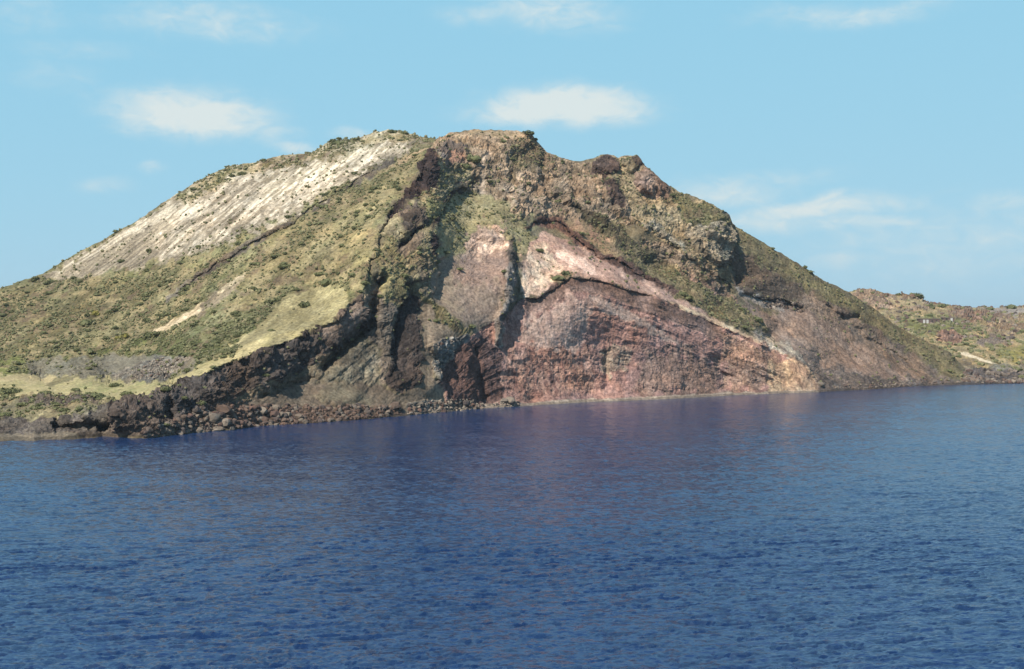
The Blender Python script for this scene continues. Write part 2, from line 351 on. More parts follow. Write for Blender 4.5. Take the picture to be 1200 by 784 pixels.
def surface_depth(ctrl, px, py, feats, bumps, x0, x1, y0, y1):
    gx = np.arange(x0, x1+4, 4.); gy = np.arange(y0, y1+4, 4.)
    G = tps(ctrl, *np.meshgrid(gx, gy))
    fx = np.clip((px-x0)/4, 0, len(gx)-1.001); fy = np.clip((py-y0)/4, 0, len(gy)-1.001)
    i = fx.astype(int); j = fy.astype(int); u = fx-i; v = fy-j
    Yd = G[j, i]*(1-u)*(1-v)+G[j, i+1]*u*(1-v)+G[j+1, i]*(1-u)*v+G[j+1, i+1]*u*v
    wx = (fbm(px/11, py/11, 0*px+2, 3, 40)-.5)*9; wy = (fbm(px/11, py/11, 0*px+8, 3, 50)-.5)*9
    for kind, pts, amp, w, reach, side in feats:
        xs = [p[0] for p in pts]; ys = [p[1] for p in pts]; mg = 12+reach*6
        m = (px > min(xs)-mg) & (px < max(xs)+mg) & (py > min(ys)-mg) & (py < max(ys)+mg)
        if not m.any(): continue
        qx = px[m]+wx[m]; qy = py[m]+wy[m]
        if pts[0] in ((612,350),(771,349)): qx = px[m]+wx[m]*.25; qy = py[m]+wy[m]*.25
        d, s, t = line_sd(pts, qx, qy)
        endf = sm(t, 0, .08)*sm(1-t, 0, .08)
        if kind == 'step':
            e = d*s*side
            dy = amp*sm(e, -w*.5, w)*np.exp(-np.maximum(e, 0)/reach)*endf
        else:
            dy = amp*np.exp(-(d/w)**2)*endf*(1 if kind == 'crack' else -1)
        Yd[m] += dy
    for cx, cy, rx, ry, a in bumps:
        q = ((px+wx*1.2-cx)/rx)**2+((py+wy*1.2-cy)/ry)**2
        Yd -= a*sm(1-q, -.25, .8)*.8
    return Yd
def to_world(px, py, Yd): return np.stack([(px-600)/F*Yd, Yd, H0+(HY-py)/F*Yd], -1)
def grid_normals(P):
    du = np.gradient(P, axis=1); dv = np.gradient(P, axis=0)
    n = np.cross(du, dv); n /= np.linalg.norm(n, axis=-1, keepdims=True)+1e-9
    flip = n[..., 1] > 0; n[flip] *= -1
    return n
# region colours: (polygon, colour a, colour b, pattern, soft px, roughness of the relief in m, shrub cover)
BUSH = (112,118,62)
PXR = [
 # left flank
 ([(-170,560),(-170,300),(0,330),(130,270),(300,180),(460,145),(520,150),(505,180),(450,255),(440,300),(425,345),(380,380),(250,440),(100,480)], (143,141,96), (118,120,74), 'n', 4, .35, .6),
 ([(-170,420),(-170,380),(0,345),(90,330),(200,330),(330,262),(240,330),(210,380),(130,412),(0,425)], (128,122,80), (150,140,95), 'n', 8, .35, .85),
 ([(40,330),(128,279),(200,236),(262,205),(300,195),(360,190),(395,170),(460,160),(500,165),(470,180),(430,200),(385,228),(340,255),(290,275),(230,300),(170,310),(100,328)], (176,164,134), (133,122,100), ('s',-37,30,1.7), 5, .22, .12),
 ([(55,322),(128,280),(168,258),(200,236),(225,224),(212,242),(175,268),(120,296),(70,318)], (218,208,178), (150,138,112), ('s',-33,26,1.6), 3, .2, 0),
 ([(196,262),(262,212),(325,200),(392,180),(440,168),(470,176),(420,202),(372,226),(330,250),(280,268),(230,290),(180,300)], (220,208,178), (138,126,100), ('s',-39,26,1.7), 9, .3, .12),
 ([(300,205),(350,192),(395,180),(440,160),(480,158),(475,172),(440,182),(400,200),(360,220),(310,235)], (232,222,190), (150,138,108), ('s',-39,12,1.8), 4, .22, .06),
 ([(196,234),(230,211),(268,193),(332,180),(372,176),(392,161),(425,160),(400,178),(366,192),(340,196),(290,204),(250,222),(215,240)], (128,124,76), (215,200,165), 'n', 3, .5, .8),
 ([(425,160),(440,154),(475,152),(498,160),(490,166),(462,164),(440,168)], (222,212,180), (130,124,80), 'n', 3, .4, .35),
 ([(380,172),(392,161),(440,153),(475,152),(498,161),(480,164),(440,168),(405,184),(384,188)], (150,142,100), (206,194,158), 'n', 4, .5, .6),
 ([(440,205),(470,186),(520,164),(540,158),(530,166),(500,178),(470,192)], (206,176,130), (170,150,100), 'n', 2, .3, .1),
 # light furrows on the flank
 ([(176,391),(222,366),(255,341),(288,318),(296,322),(262,349),(226,374),(182,394)], (222,204,160), (176,160,120), ('s',-36,18,2.0), 1.5, .4, .05),
 ([(240,352),(296,320),(300,326),(262,352),(230,376)], (150,134,104), (120,110,84), ('s',-36,18,2.0), 2, .4, .1),
 ([(380,236),(425,206),(462,184),(464,190),(425,214),(384,240),(340,266),(308,284),(240,326),(196,356),(194,349),(236,318),(300,276),(336,260)], (108,98,84), (128,116,94), 'n', 1.5, .6, .08),
 ([(300,290),(380,240),(440,205),(495,182),(480,215),(455,240),(440,265),(438,300),(420,340),(395,330),(350,330),(310,352),(262,372)], (166,154,108), (136,130,84), ('s',-42,20,4), 5, .35, .5),
 # yellow grass slope and edge strip
 ([(330,352),(372,334),(402,338),(408,358),(388,378),(352,393),(314,408),(283,418),(252,431),(232,441),(199,450),(165,466),(140,468),(190,450),(232,432),(258,418),(252,408),(290,384)], (194,184,130), (176,166,112), ('s',-35,14,2.5), 2.5, .12, .008),
 ([(232,430),(300,400),(360,385),(388,378),(352,394),(314,409),(283,419),(252,432),(232,442),(199,451),(165,467),(150,468),(196,449)], (214,200,140), (196,184,120), 'n', 1, .1, 0),
 # terrace
 ([(-170,475),(-170,434),(0,436),(60,438),(110,440),(200,444),(240,432),(234,442),(199,451),(165,467),(100,470),(40,466),(0,468)], (206,194,136), (186,178,118), ('s',-4,16,2), 2, .1, .01),
 ([(110,448),(190,448),(170,458),(120,462),(80,454)], (176,178,112), (200,190,130), 'n', 4, .1, .02),
 ([(-20,441),(90,442),(88,446),(60,450),(-20,446)], (196,180,128), (210,196,140), 'n', 2, .1, 0),
 ([(52,452),(66,443),(112,440),(86,444),(60,453)], (140,134,92), (150,140,96), 'n', 1, .1, 0),
 # scree bank
 ([(28,424),(60,419),(160,416),(236,420),(228,432),(196,444),(170,449),(130,444),(60,442),(30,440)], (138,134,110), (116,112,90), ('s',50,6,2), 3, .35, .05),
 ([(120,420),(160,418),(180,424),(150,440),(118,440)], (140,136,114), (124,120,100), ('s',60,8,2), 3, .15, 0),
 ([(128,440),(160,428),(188,420),(226,418),(222,430),(196,443),(166,449)], (168,162,142), (96,90,80), 'w', 2, .8, .02),
 # band of bushes above the scree
 ([(40,420),(100,412),(160,398),(220,394),(262,402),(286,410),(262,420),(236,419),(160,416),(100,418)], (112,118,66), (94,104,54), 'n', 3, .5, 1.0),
 ([(262,400),(290,376),(320,356),(322,362),(296,386),(272,404)], (110,118,66), (94,104,54), 'n', 2, .4, 1.0),
 ([(-20,430),(30,420),(30,438),(-20,438)], (150,156,84), (130,138,72), 'n', 3, .3, .5),
 # low rocky bank below the terrace
 ([(-170,470),(0,470),(40,462),(100,462),(128,472),(110,484),(90,494),(30,494),(-170,498)], (150,140,98), (126,116,84), 'n', 3, .6, .25),
 ([(20,474),(44,464),(110,464),(112,474),(60,476)], (130,116,94), (96,84,72), 'w', 3, .8, .1),
 ([(-170,496),(0,492),(60,492),(100,486),(128,472),(150,468),(170,466),(172,514),(128,512),(90,510),(0,508),(-170,512)], (124,112,94), (92,82,74), 'w', 2, .9, 0),
 ([(-170,511),(0,508),(70,507),(92,508),(90,520),(-170,526)], (150,138,116), (138,128,106), 'n', 1.5, .1, 0),
 ([(86,498),(108,484),(128,474),(138,476),(130,500),(126,512),(92,512)], (124,114,96), (96,86,76), 'w', 2, .8, 0),
 # dark lava face
 ([(128,473),(153,470),(179,463),(199,451),(230,442),(255,432),(283,419),(314,409),(352,394),(388,379),(403,363),(425,345),(430,380),(400,410),(370,440),(300,462),(260,490),(230,500),(166,510),(128,506)], (124,110,96), (82,72,66), 'w', 1.5, 1.15, .02),
 ([(270,468),(300,452),(350,440),(372,420),(400,404),(420,400),(400,425),(372,446),(345,452),(300,466)], (142,128,96), (112,98,78), ('s',-22,20,2.5), 4, .7, .02),
 ([(388,380),(404,364),(424,352),(424,388),(400,402),(384,398),(372,396)], (126,112,98), (106,94,84), 'n', 3, .6, .05),
 ([(372,446),(395,424),(420,398),(440,404),(446,420),(440,450),(420,452),(395,448)], (150,138,108), (120,108,86), 'n', 3, .7, .02),
 ([(426,352),(446,318),(452,330),(462,360),(458,400),(452,450),(444,450),(446,410),(430,396)], (146,130,106), (112,100,86), 'w', 2, .9, .05),
 ([(452,450),(458,400),(465,362),(478,340),(492,350),(494,400),(496,446),(470,462)], (98,86,76), (68,58,54), 'w', 2, .9, .02),  # dark rock, with the shadow beside the rib painted into its tone
 # talus aprons
 ([(256,492),(290,470),(340,452),(372,448),(440,452),(470,462),(500,446),(520,446),(552,470),(560,482),(480,490),(400,494),(300,500)], (128,114,92), (112,98,80), ('s',30,12,3), 3, .25, 0),
 ([(364,468),(388,450),(410,450),(440,470),(420,476),(380,474)], (140,130,102), (124,112,88), ('s',35,12,3), 4, .15, 0),
 ([(240,488),(300,480),(360,480),(430,480),(470,476),(474,488),(429,492),(365,497),(301,501),(240,508)], (122,102,84), (92,78,68), 'w', 3, .8, 0),
 ([(476,474),(520,466),(560,472),(572,480),(520,486),(476,489)], (146,138,120), (108,102,92), 'w', 2, .7, 0),
 # between the ribs: green-brown
 ([(505,178),(540,165),(556,200),(520,235),(508,262),(510,306),(505,345),(475,335),(462,330),(446,320),(436,306),(446,270),(456,252),(478,232)], (150,138,98), (118,108,78), 'n', 3, .9, .28),
 ([(444,322),(440,300),(450,275),(470,290),(476,330),(470,356),(450,356),(448,335)], (160,150,100), (130,122,82), 'n', 3, .7, .4),
 ([(500,182),(508,180),(514,200),(512,222),(498,226),(480,236),(456,260),(448,262),(456,248),(474,230),(490,205)], (88,72,64), (62,50,50), 'w', 1.5, 1.3, .03),
 ([(470,245),(492,236),(500,258),(484,272),(468,270)], (120,106,88), (96,84,74), 'w', 3, 1.0, .1),
 ([(524,228),(538,212),(556,212),(558,222),(536,228),(520,246),(512,262),(508,300),(502,296),(508,258),(490,272),(466,296),(464,288),(500,258)], (88,72,66), (62,52,50), 'w', 1.5, 1.0, .03),
 ([(464,298),(480,282),(498,272),(490,288),(474,300)], (134,116,92), (112,96,78), 'n', 2, .5, .1),
 ([(484,300),(504,306),(512,328),(504,345),(490,345)], (136,126,98), (116,104,82), 'w', 3, .8, .25),
 ([(500,232),(524,238),(508,258),(500,262)], (156,156,98), (128,126,78), 'n', 2, .4, .4),
 # grey smooth slope and scree chute
 ([(512,306),(512,262),(545,285),(545,330),(590,360),(600,375),(585,392),(555,392),(538,380),(512,358),(505,345)], (138,124,102), (130,114,96), ('s',35,30,3), 3, .12, 0),
 ([(490,352),(505,355),(515,365),(545,388),(530,400),(514,404),(508,440),(530,462),(548,472),(500,470),(480,460),(496,440),(494,400)], (134,120,98), (118,104,86), ('s',80,16,2), 3, .12, .02),
 ([(488,340),(505,350),(540,378),(552,390),(545,396),(515,372),(494,352)], (138,126,86), (112,108,68), 'n', 2.5, .5, .7),
 ([(512,400),(530,395),(548,392),(552,400),(530,424),(522,452),(512,450),(508,425)], (140,136,122), (92,88,84), 'w', 1.5, 1.0, .03),
 # green amphitheatre
 ([(518,240),(535,226),(560,222),(600,240),(630,262),(622,290),(608,300),(600,330),(598,280),(580,262),(556,270),(545,300),(515,300),(510,270)], (154,146,106), (134,128,88), 'n', 5, .35, .3),
 # summit crag
 ([(505,178),(512,163),(530,155),(555,151),(612,153),(630,166),(660,184),(690,190),(720,200),(735,230),(745,262),(700,262),(680,250),(640,255),(610,245),(560,226),(535,222),(556,200),(530,196)], (162,140,108), (134,114,90), 'w', 3, 1.4, .2),
 ([(508,178),(530,164),(548,176),(540,186),(520,192)], (128,112,94), (98,86,78), 'w', 2, 1.4, .05),
 ([(512,192),(530,180),(546,184),(540,194),(520,194)], (166,126,94), (144,108,84), 'n', 3, .9, .05),
 ([(600,160),(630,166),(640,190),(650,235),(600,240),(596,200)], (142,124,92), (112,100,78), 'w', 5, 1.2, .4),
 ([(560,225),(566,180),(580,175),(566,200),(572,232)], (190,166,136), (150,130,104), 'n', 3, .8, .1),
 ([(535,158),(560,152),(612,153),(620,158),(600,164),(560,160),(530,166)], (170,148,116), (140,122,88), 'n', 2, .5, .2),
 ([(590,220),(612,200),(640,200),(690,210),(740,250),(710,280),(650,255),(600,252)], (164,142,112), (138,118,94), 'w', 4, 1.4, .14),
 # right crest
 ([(690,190),(712,180),(747,182),(783,217),(842,243),(862,262),(860,300),(840,335),(800,300),(745,262),(720,215)], (156,140,106), (130,116,88), 'w', 3, 1.1, .3),
 ([(695,192),(712,180),(726,190),(722,204),(706,208),(692,206)], (130,106,90), (98,80,72), 'w', 1.5, 1.2, .02),
 ([(736,186),(748,182),(758,196),(745,197)], (116,98,80), (92,78,68), 'w', 1.5, 1.0, .05),
 ([(742,204),(756,197),(772,206),(788,224),(782,234),(760,232),(744,222)], (152,124,100), (122,98,82), 'n', 2, 1.0, 0),
 ([(706,212),(718,208),(732,230),(728,248),(712,240)], (124,102,88), (98,82,74), 'w', 2, 1.2, .05),
 ([(748,262),(775,264),(800,285),(808,296),(780,282)], (164,160,138), (122,118,104), 'w', 2.5, 1.2, .1),
 ([(800,268),(830,258),(858,262),(860,300),(846,316),(815,296)], (158,148,120), (116,108,92), 'w', 3, 1.5, .05),
 ([(785,225),(842,244),(856,256),(830,266),(800,262)], (138,130,84), (120,110,76), 'n', 3, .7, .55),
 ([(740,280),(780,285),(830,312),(855,330),(850,350),(800,330),(760,300)], (146,126,98), (118,100,80), 'w', 3, 1.2, .25),
 ([(800,318),(850,345),(880,362),(870,375),(830,350)], (156,118,98), (128,104,84), 'n', 4, .8, .1),
 # green ledge under the crest
 ([(690,262),(720,262),(770,300),(820,336),(880,366),(900,384),(880,388),(836,370),(796,350),(750,322),(700,292)], (150,136,98), (120,112,76), ('s',32,18,4), 4, .7, .5),
 ([(668,240),(700,250),(745,285),(790,318),(770,316),(720,290),(690,272)], (112,106,76), (92,84,66), 'w', 3, 1.1, .3),
 # reddish scarp
 ([(614,268),(628,256),(660,255),(680,276),(700,294),(735,306),(770,328),(798,342),(790,346),(755,332),(720,316),(690,300),(668,282),(650,268),(630,266)], (140,104,84), (112,82,70), 'w', 1.5, .8, .03),
 ([(655,252),(690,262),(720,285),(720,300),(690,285),(668,262)], (160,124,96), (140,118,84), 'n', 3, .5, .15),
 # pink knob
 ([(540,310),(548,285),(570,262),(590,265),(604,285),(604,320),(598,345),(586,362),(560,352),(532,335),(528,315)], (152,124,104), (134,110,94), 'n', 8, .4, .02),
 ([(545,300),(556,278),(572,262),(588,266),(596,284),(588,296),(566,300)], (220,190,160), (174,144,120), 'n', 6, .8, .01),
 ([(530,340),(560,330),(592,335),(590,362),(570,385),(548,380),(538,362)], (150,130,108), (138,118,100), ('s',60,14,4), 7, .15, 0),
 # light pink slope
 ([(612,346),(612,315),(620,285),(640,270),(668,284),(700,302),(745,324),(800,352),(850,380),(846,384),(804,366),(771,349),(735,338),(704,328),(669,323),(648,335),(630,348)], (190,154,130), (164,128,110), ('s',38,20,3), 2, .35, .03),
 ([(612,346),(612,310),(622,288),(640,284),(650,310),(668,322),(646,334),(630,347)], (222,194,158), (190,156,128), 'n', 3, .5, .06),
 ([(660,290),(690,308),(702,322),(680,318),(650,300)], (236,204,178), (212,172,148), ('s',40,16,3), 2.5, .3, 0),
 ([(648,326),(662,318),(676,320),(666,325),(652,332)], (140,132,90), (176,146,116), 'n', 2, .4, .5),
 ([(782,352),(804,360),(850,380),(895,401),(894,405),(846,384),(800,364)], (222,202,162), (176,150,120), 'n', 1.5, .12, 0),
 # red cliff
 ([(610,350),(630,350),(648,338),(669,325),(704,329),(735,339),(771,350),(804,365),(847,383),(893,404),(932,421),(950,434),(962,452),(960,462),(873,466),(796,470),(684,474),(572,480),(520,470),(514,445),(530,420),(552,392),(590,372)], (168,124,106), (138,98,86), 'w', 1.2, .7, 0),
 ([(610,350),(630,350),(648,338),(669,325),(704,329),(735,339),(771,350),(804,365),(847,383),(850,402),(800,384),(740,358),(700,345),(669,342),(640,362),(614,372)], (136,106,90), (108,84,74), ('s',82,10,2), 3, .6, 0),  # brown band below the lip, darkened to carry the overhang's shade
 ([(614,372),(640,362),(665,345),(690,350),(690,380),(676,412),(640,410),(612,405)], (190,156,134), (166,130,112), 'n', 7, .4, 0),
 ([(690,346),(730,360),(780,388),(812,410),(800,408),(750,384),(700,362)], (182,152,132), (164,132,114), ('s',28,24,2.5), 3, .3, 0),
 ([(740,360),(800,386),(850,405),(845,420),(800,404)], (170,124,106), (150,106,92), ('s',28,24,2.5), 4, .4, 0),
 ([(690,376),(740,384),(745,440),(725,462),(700,440)], (170,124,104), (146,102,90), 'w', 6, .6, 0),
 ([(700,410),(720,404),(740,408),(738,428),(712,440),(702,428)], (176,154,126), (112,88,76), 'w', 4, 1.0, 0),
 ([(512,448),(524,425),(545,400),(565,395),(585,408),(590,470),(560,478),(524,470)], (138,102,90), (106,78,70), 'w', 2.5, 1.0, 0),
 ([(566,384),(582,382),(584,404),(568,402)], (168,120,98), (146,102,84), 'w', 2, .7, 0),
 ([(588,405),(640,408),(690,412),(700,462),(600,468),(588,440)], (174,130,106), (134,92,78), ('s',75,10,3), 5, .8, 0),
 ([(750,416),(800,412),(846,430),(846,460),(756,462),(742,440)], (150,118,98), (122,94,80), 'w', 9, .9, 0),
 ([(846,392),(893,405),(920,420),(905,450),(860,460),(848,440)], (162,128,100), (126,94,78), 'w', 5, .9, 0),
 ([(900,424),(932,420),(950,434),(962,452),(958,462),(900,462)], (188,156,112), (150,118,88), ('s',70,10,3), 4, .7, 0),
 ([(922,424),(940,430),(962,455),(950,460),(930,448)], (178,146,108), (150,118,90), 'n', 4, .5, 0),
 ([(592,318),(600,300),(602,350),(590,374),(588,408),(581,406),(581,374),(594,352)], (146,134,118), (100,92,84), ('s',85,14,2), 1.6, .7, .02),
 ([(595,280),(604,282),(608,312),(603,320),(598,310)], (124,112,92), (92,82,72), 'w', 2.5, .9, .1),
 # right flank
 ([(859,262),(904,290),(970,331),(1027,364),(1092,403),(1150,450),(1100,440),(1040,395),(985,358),(930,330),(875,300)], (146,136,92), (124,112,80), ('s',35,20,3), 5, .4, .32),
 ([(861,290),(900,315),(950,345),(940,352),(900,350),(862,340),(856,312)], (128,108,86), (112,94,76), 'w', 4, .5, .08),
 ([(864,345),(900,368),(940,362),(1000,385),(1060,425),(1120,448),(1060,456),(960,461),(950,434),(932,420),(905,396),(880,366)], (146,122,102), (124,102,86), ('s',36,26,3), 3, .4, .02),
 ([(940,340),(985,360),(1040,396),(1100,440),(1128,450),(1090,450),(1040,425),(990,390),(940,360)], (128,108,88), (106,90,76), ('s',36,26,3), 4, .5, .04),
 ([(882,390),(900,388),(935,412),(956,440),(950,434),(930,420),(895,404)], (168,156,132), (112,98,86), ('s',36,14,2), 3, .6, .02),
 ([(894,350),(915,350),(940,356),(942,366),(920,364),(896,358)], (96,82,72), (74,64,60), 'w', 1.5, 1.3, 0),
 ([(860,335),(900,352),(920,368),(900,362),(866,346)], (160,148,132), (120,108,96), ('s',30,14,2), 2, .6, .05),
 ([(978,438),(1000,440),(990,446)], (176,140,84), (150,120,80), 'n', 4, .3, 0),
 ([(955,440),(975,430),(1010,440),(1060,442),(1128,448),(1120,456),(960,462)], (112,100,88), (90,80,74), 'w', 4, .8, .05),
 # shingle strip
 ([(566,474),(623,472),(684,467.5),(735,465.5),(796,463),(850,460),(900,459),(960,457),(960,466),(796,474),(560,486)], (166,152,132), (146,132,116), 'n', .8, .08, 0),
]
CLIFF = [(612,349),(648,337),(669,324),(704,328),(735,338),(771,349),(804,365),(847,383),(893,404),(932,421),(950,434),(962,452),(960,457),(873,460),(796,464),(684,468.5),(620,473),(572,475),(520,470),(514,445),(530,420),(552,392),(590,372)]
LAVA = [(128,473),(153,470),(179,463),(199,451),(230,442),(255,432),(283,419),(314,409),(352,394),(388,379),(403,363),(425,345),(433,309),(446,270),(456,250),(504,180),(516,200),(490,250),(462,300),(478,335),(494,350),(496,446),(440,450),(372,446),(300,466),(256,492),(166,508),(128,506)]
TERR = [(-170,475),(-170,434),(0,436),(60,440),(110,440),(200,444),(240,432),(330,352),(372,334),(402,338),(408,358),(388,378),(352,393),(314,408),(283,418),(252,431),(232,441),(199,450),(165,466),(100,470),(40,466),(0,468)]
BEACH = [(-170,511),(0,508),(70,507),(92,508),(90,520),(-170,526)]
BEACH2 = [(566,474),(623,472),(684,467.5),(735,465.5),(796,463),(850,460),(900,459),(960,457),(960,466),(796,474),(560,486)]
def paint(regs, px, py, P):
    n = px.shape; col = np.tile(alb((140,130,100)), n+(1,)); rgh = np.full(n, .4); veg = np.zeros(n)
    wx = (fbm(px/7, py/7, 0*px, 3, 1)-.5); wy = (fbm(px/7, py/7, 0*px+5, 3, 2)-.5)
    pn = fbm(P[..., 0]/3.2, P[..., 1]/5, P[..., 2]/3.2, 4, 70)
    pw, pw2, cid = worley(P[..., 0]/1.7, P[..., 1]/2.6, P[..., 2]/1.7, 90)
    for poly, a, b, pat, soft, rg, vg in regs:
        xs = [p[0] for p in poly]; ys = [p[1] for p in poly]; mg = soft*3+4
        m = (px > min(xs)-mg) & (px < max(xs)+mg) & (py > min(ys)-mg) & (py < max(ys)+mg)
        if not m.any(): continue
        k = soft*3.0
        s = poly_sd(poly, px[m]+wx[m]*k*1.5, py[m]+wy[m]*k*1.5)
        w = sm(s+(pn[m]-.5)*soft*2.5, -soft*.6, soft*.6)
        if pat == 'n': f = sm(pn[m], .32, .68)
        elif pat == 'w': f = np.clip(.6*cid[m]+.4*(1-pn[m])+.5*sm(pw2[m]-pw[m], .12, 0), 0, 1)
        else:
            th = math.radians(pat[1]); u = (px[m]*math.cos(th)+py[m]*math.sin(th)); v = (-px[m]*math.sin(th)+py[m]*math.cos(th))
            f = sm(fbm(u/pat[2], v/pat[3], 0*u+1, 3, 60, .6), .34, .66)
            f = np.clip(f*.8+sm(pn[m], .3, .7)*.2, 0, 1)
        c = alb(a)[None]*(1-f[:, None])+alb(b)[None]*f[:, None]
        face = px[m] > 500
        if rg > .125 and vg < .3:
            kk = np.where(face & (py[m] > 335) & (px[m] < 965), .2, .1)[..., None]; c = c*(1-kk)+c.mean(-1, keepdims=True)*kk*np.array([1.10, .985, .88])
        if vg > .3 or (rg <= .125 and poly[0][0] <= 480): c = c*1.15
        elif sum(a) <= 330 and not (poly[0][1] > 330 and poly[0][0] > 560): c = c*1.12
        elif rg > .125 or poly[0][0] > 480: c = c*np.where(face & (py[m] > 330) & (px[m] < 965), 1.9, np.where(px[m] > 500, 1.8, 1.35))[..., None]
        col[m] = col[m]*(1-w[:, None])+c*w[:, None]
        rgh[m] = rgh[m]*(1-w)+rg*w; veg[m] = veg[m]*(1-w)+vg*w
    return col, rgh, veg, pn
def build_surface(cols, rows, top, bot, ctrl, feats, bumps, regs, box, back, strata=None):
    pxs = np.linspace(cols[0], cols[1], cols[2])
    tx = np.interp(pxs, [p[0] for p in top], [p[1] for p in top]); bx = np.interp(pxs, [p[0] for p in bot], [p[1] for p in bot])
    tx = tx+(fbm(pxs/5, 0*pxs, 0*pxs, 3, 77)-.5)*3.0
    t = np.linspace(0, 1, rows)[:, None]
    py = bx[None]*(1-t)+tx[None]*t; px = np.repeat(pxs[None], rows, 0)
    Yd = surface_depth(ctrl, px, py, feats, bumps, *box)
    P = to_world(px, py, Yd)
    col, rgh, veg, pn = paint(regs, px, py, P)
    nrm = grid_normals(P)
    x, y, z = P[..., 0], P[..., 1], P[..., 2]
    bed = z*.83+np.sqrt((x+5)**2+60)*.52-(y-400)*.12+(fbm(x/25, y/25, z/25, 2, 310)-.5)*9      # layers dip away from the summit on both sides
    amp = .25+np.minimum(rgh, 1.0)*.75
    g1 = fbm(x/5, y/7, z/5, 4, 400, .65)-.5; g2 = fbm(x/1.0, y/1.6, z/.8, 2, 410, .7)-.5; g3 = fbm(bed/1.3, x/22, y/22, 3, 420, .65)-.5
    cl = sm(poly_sd(CLIFF, px, py), -2, 6)
    ld = np.zeros(px.shape); lt = np.zeros(px.shape); mm = cl > 0
    if mm.any():
        dd, ss, tt = line_sd(LIP_B, px[mm], py[mm]); ld[mm] = dd; lt[mm] = tt
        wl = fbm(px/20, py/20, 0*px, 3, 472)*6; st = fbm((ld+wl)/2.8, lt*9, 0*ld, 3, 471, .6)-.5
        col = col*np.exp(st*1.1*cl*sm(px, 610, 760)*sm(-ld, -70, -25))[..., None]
        col = col*(1-.30*cl*sm(-ld, -15, -8)*sm(-px, -860, -760))[..., None]  # shade beneath the overhanging lip, put into the colour
    rgh = rgh*(1-.25*cl); amp = amp*(1-.35*cl)
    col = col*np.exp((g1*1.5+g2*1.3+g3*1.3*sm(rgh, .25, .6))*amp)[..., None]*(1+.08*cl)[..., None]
    hu = fbm(x/9, y/12, z/8, 3, 430)-.5
    col = col*np.exp(hu[..., None]*np.array([.35, 0, -.35])*sm(rgh, .15, .5)[..., None])
    th = math.radians(-38); u_ = px*math.cos(th)+py*math.sin(th); v_ = -px*math.sin(th)+py*math.cos(th)
    lf = sm(-px, -520, -440)*sm(-py, -430, -400)
    band = fbm(u_/55, v_/9, 0*px, 4, 460, .6)-.5
    col = col*np.exp(np.clip(band, -.3, .18)*1.9*lf)[..., None]; veg = veg*np.clip(1-2.2*band*lf*(veg > .1), .25, 2)
    col = col*np.where(z < .7, .62, 1)[..., None]                    # wet foot
    vs = (sm(fbm(x/4, y/6, z/3.5, 4, 440, .6), .5, .66)*sm(veg, .15, .5)*.6)[..., None]
    col = col*(1-vs)+alb((190,172,124))*vs*1.1
    vs = (sm(fbm(x/5, y/6, z/4, 4, 450, .6), .54, .68)*sm(veg, .15, .5)*.6)[..., None]
    col = col*(1-vs)+alb((126,104,84))*vs*1.1
    x, y, z = P[..., 0], P[..., 1], P[..., 2]
    d = (ridged(x/8, y/9, z/6.5, 5, 20)-.55)*3.0
    qx = x+(fbm(x/3, y/3, z/3, 3, 301)-.5)*4; qz = z+(fbm(x/3, y/3, z/3, 3, 302)-.5)*4; qy = y+(fbm(x/3, y/3, z/3, 3, 303)-.5)*4
    f1, f2, cid = worley(qx/4.2, qy/5.0, qz/3.2, 31); g1, g2, cd2 = worley(qx/1.7+3, qy/2.2, qz/1.2, 35)
    d += ((cid-.5)*1.0*sm(f2-f1, 0, .2)-.25*sm(f2-f1, .1, 0)+(cd2-.5)*.45*sm(g2-g1, 0, .2))*(.35+.65*sm(rgh, .7, 1.2))
    d += (fbm(bed/1.1, x/14, y/14, 4, 320, .6)-.5)*1.7
    ic = poly_sd(CLIFF, px, py) > 0
    if ic.any():
        dd, ss, tt = line_sd(LIP_B, px[ic], py[ic]); wl = fbm(px[ic]/20, py[ic]/20, 0*dd, 3, 472)*6
        d[ic] += ((fbm((dd+wl)/2.8, tt*9, 0*dd, 3, 471, .6)-.5)*2.2)*sm(px[ic], 610, 760)*sm(-dd, -70, -25)
    d += (1-np.abs(2*fbm(x/2.4, y/3, z/11, 4, 330, .6)-1)-.75)*1.0                    # gullies down the face
    h1, h2, cd3 = worley(qx/11+2, qy/12, qz/9, 37)
    d += ((cd3-.5)*2.6*sm(h2-h1, 0, .22))*sm(rgh, .85, 1.3)
    soft_d = (fbm(x/9, y/9, z/9, 4, 25)-.5)*2.2
    edge = sm(t, 0, .03)*sm(1-t, -.001, .02)*.9+.1
    disp = (d*rgh*1.0+soft_d*.45)*edge
    disp = disp*np.clip(z/3, .05, 1)
    P = P+nrm*disp[..., None]
    veg = np.clip(veg, 0, 1)
    # no humus colour is added in the deepest creases
    V = [P]; CC = [col]; RR = [rgh]
    # skirt under water in front, and the far side behind the skyline
    skirt = P[:1].copy(); skirt[..., 1] -= 9; skirt[..., 0] -= 9*P[:1, :, 0]/P[:1, :, 1]; skirt[..., 2] = -3
    V.insert(0, skirt); CC.insert(0, col[:1]); RR.insert(0, rgh[:1])
    Y0 = P[-1:, :, 1]; Z0 = P[-1:, :, 2]; U = P[-1:, :, 0]/Y0; last = P[-1:].copy(); cb = col[-1:]*0+alb((132,124,84))
    for k in range(1, back+1):
        dy = 1.2*k**1.75
        zz = np.maximum(Z0-dy*.12-(dy**1.25)*.22, -4)
        yy = Y0+dy
        bx_ = U*yy; nn = (fbm(bx_/14, yy/14, 0*yy, 3, 13)-.5)*min(3.0, dy*.15)
        V.append(np.stack([bx_, yy, zz+nn-0.02*dy], -1)); CC.append(cb*(.8+.4*fbm(bx_/8, yy/8, 0*yy, 3, 15))[..., None]); RR.append(rgh[-1:]*0+.4)
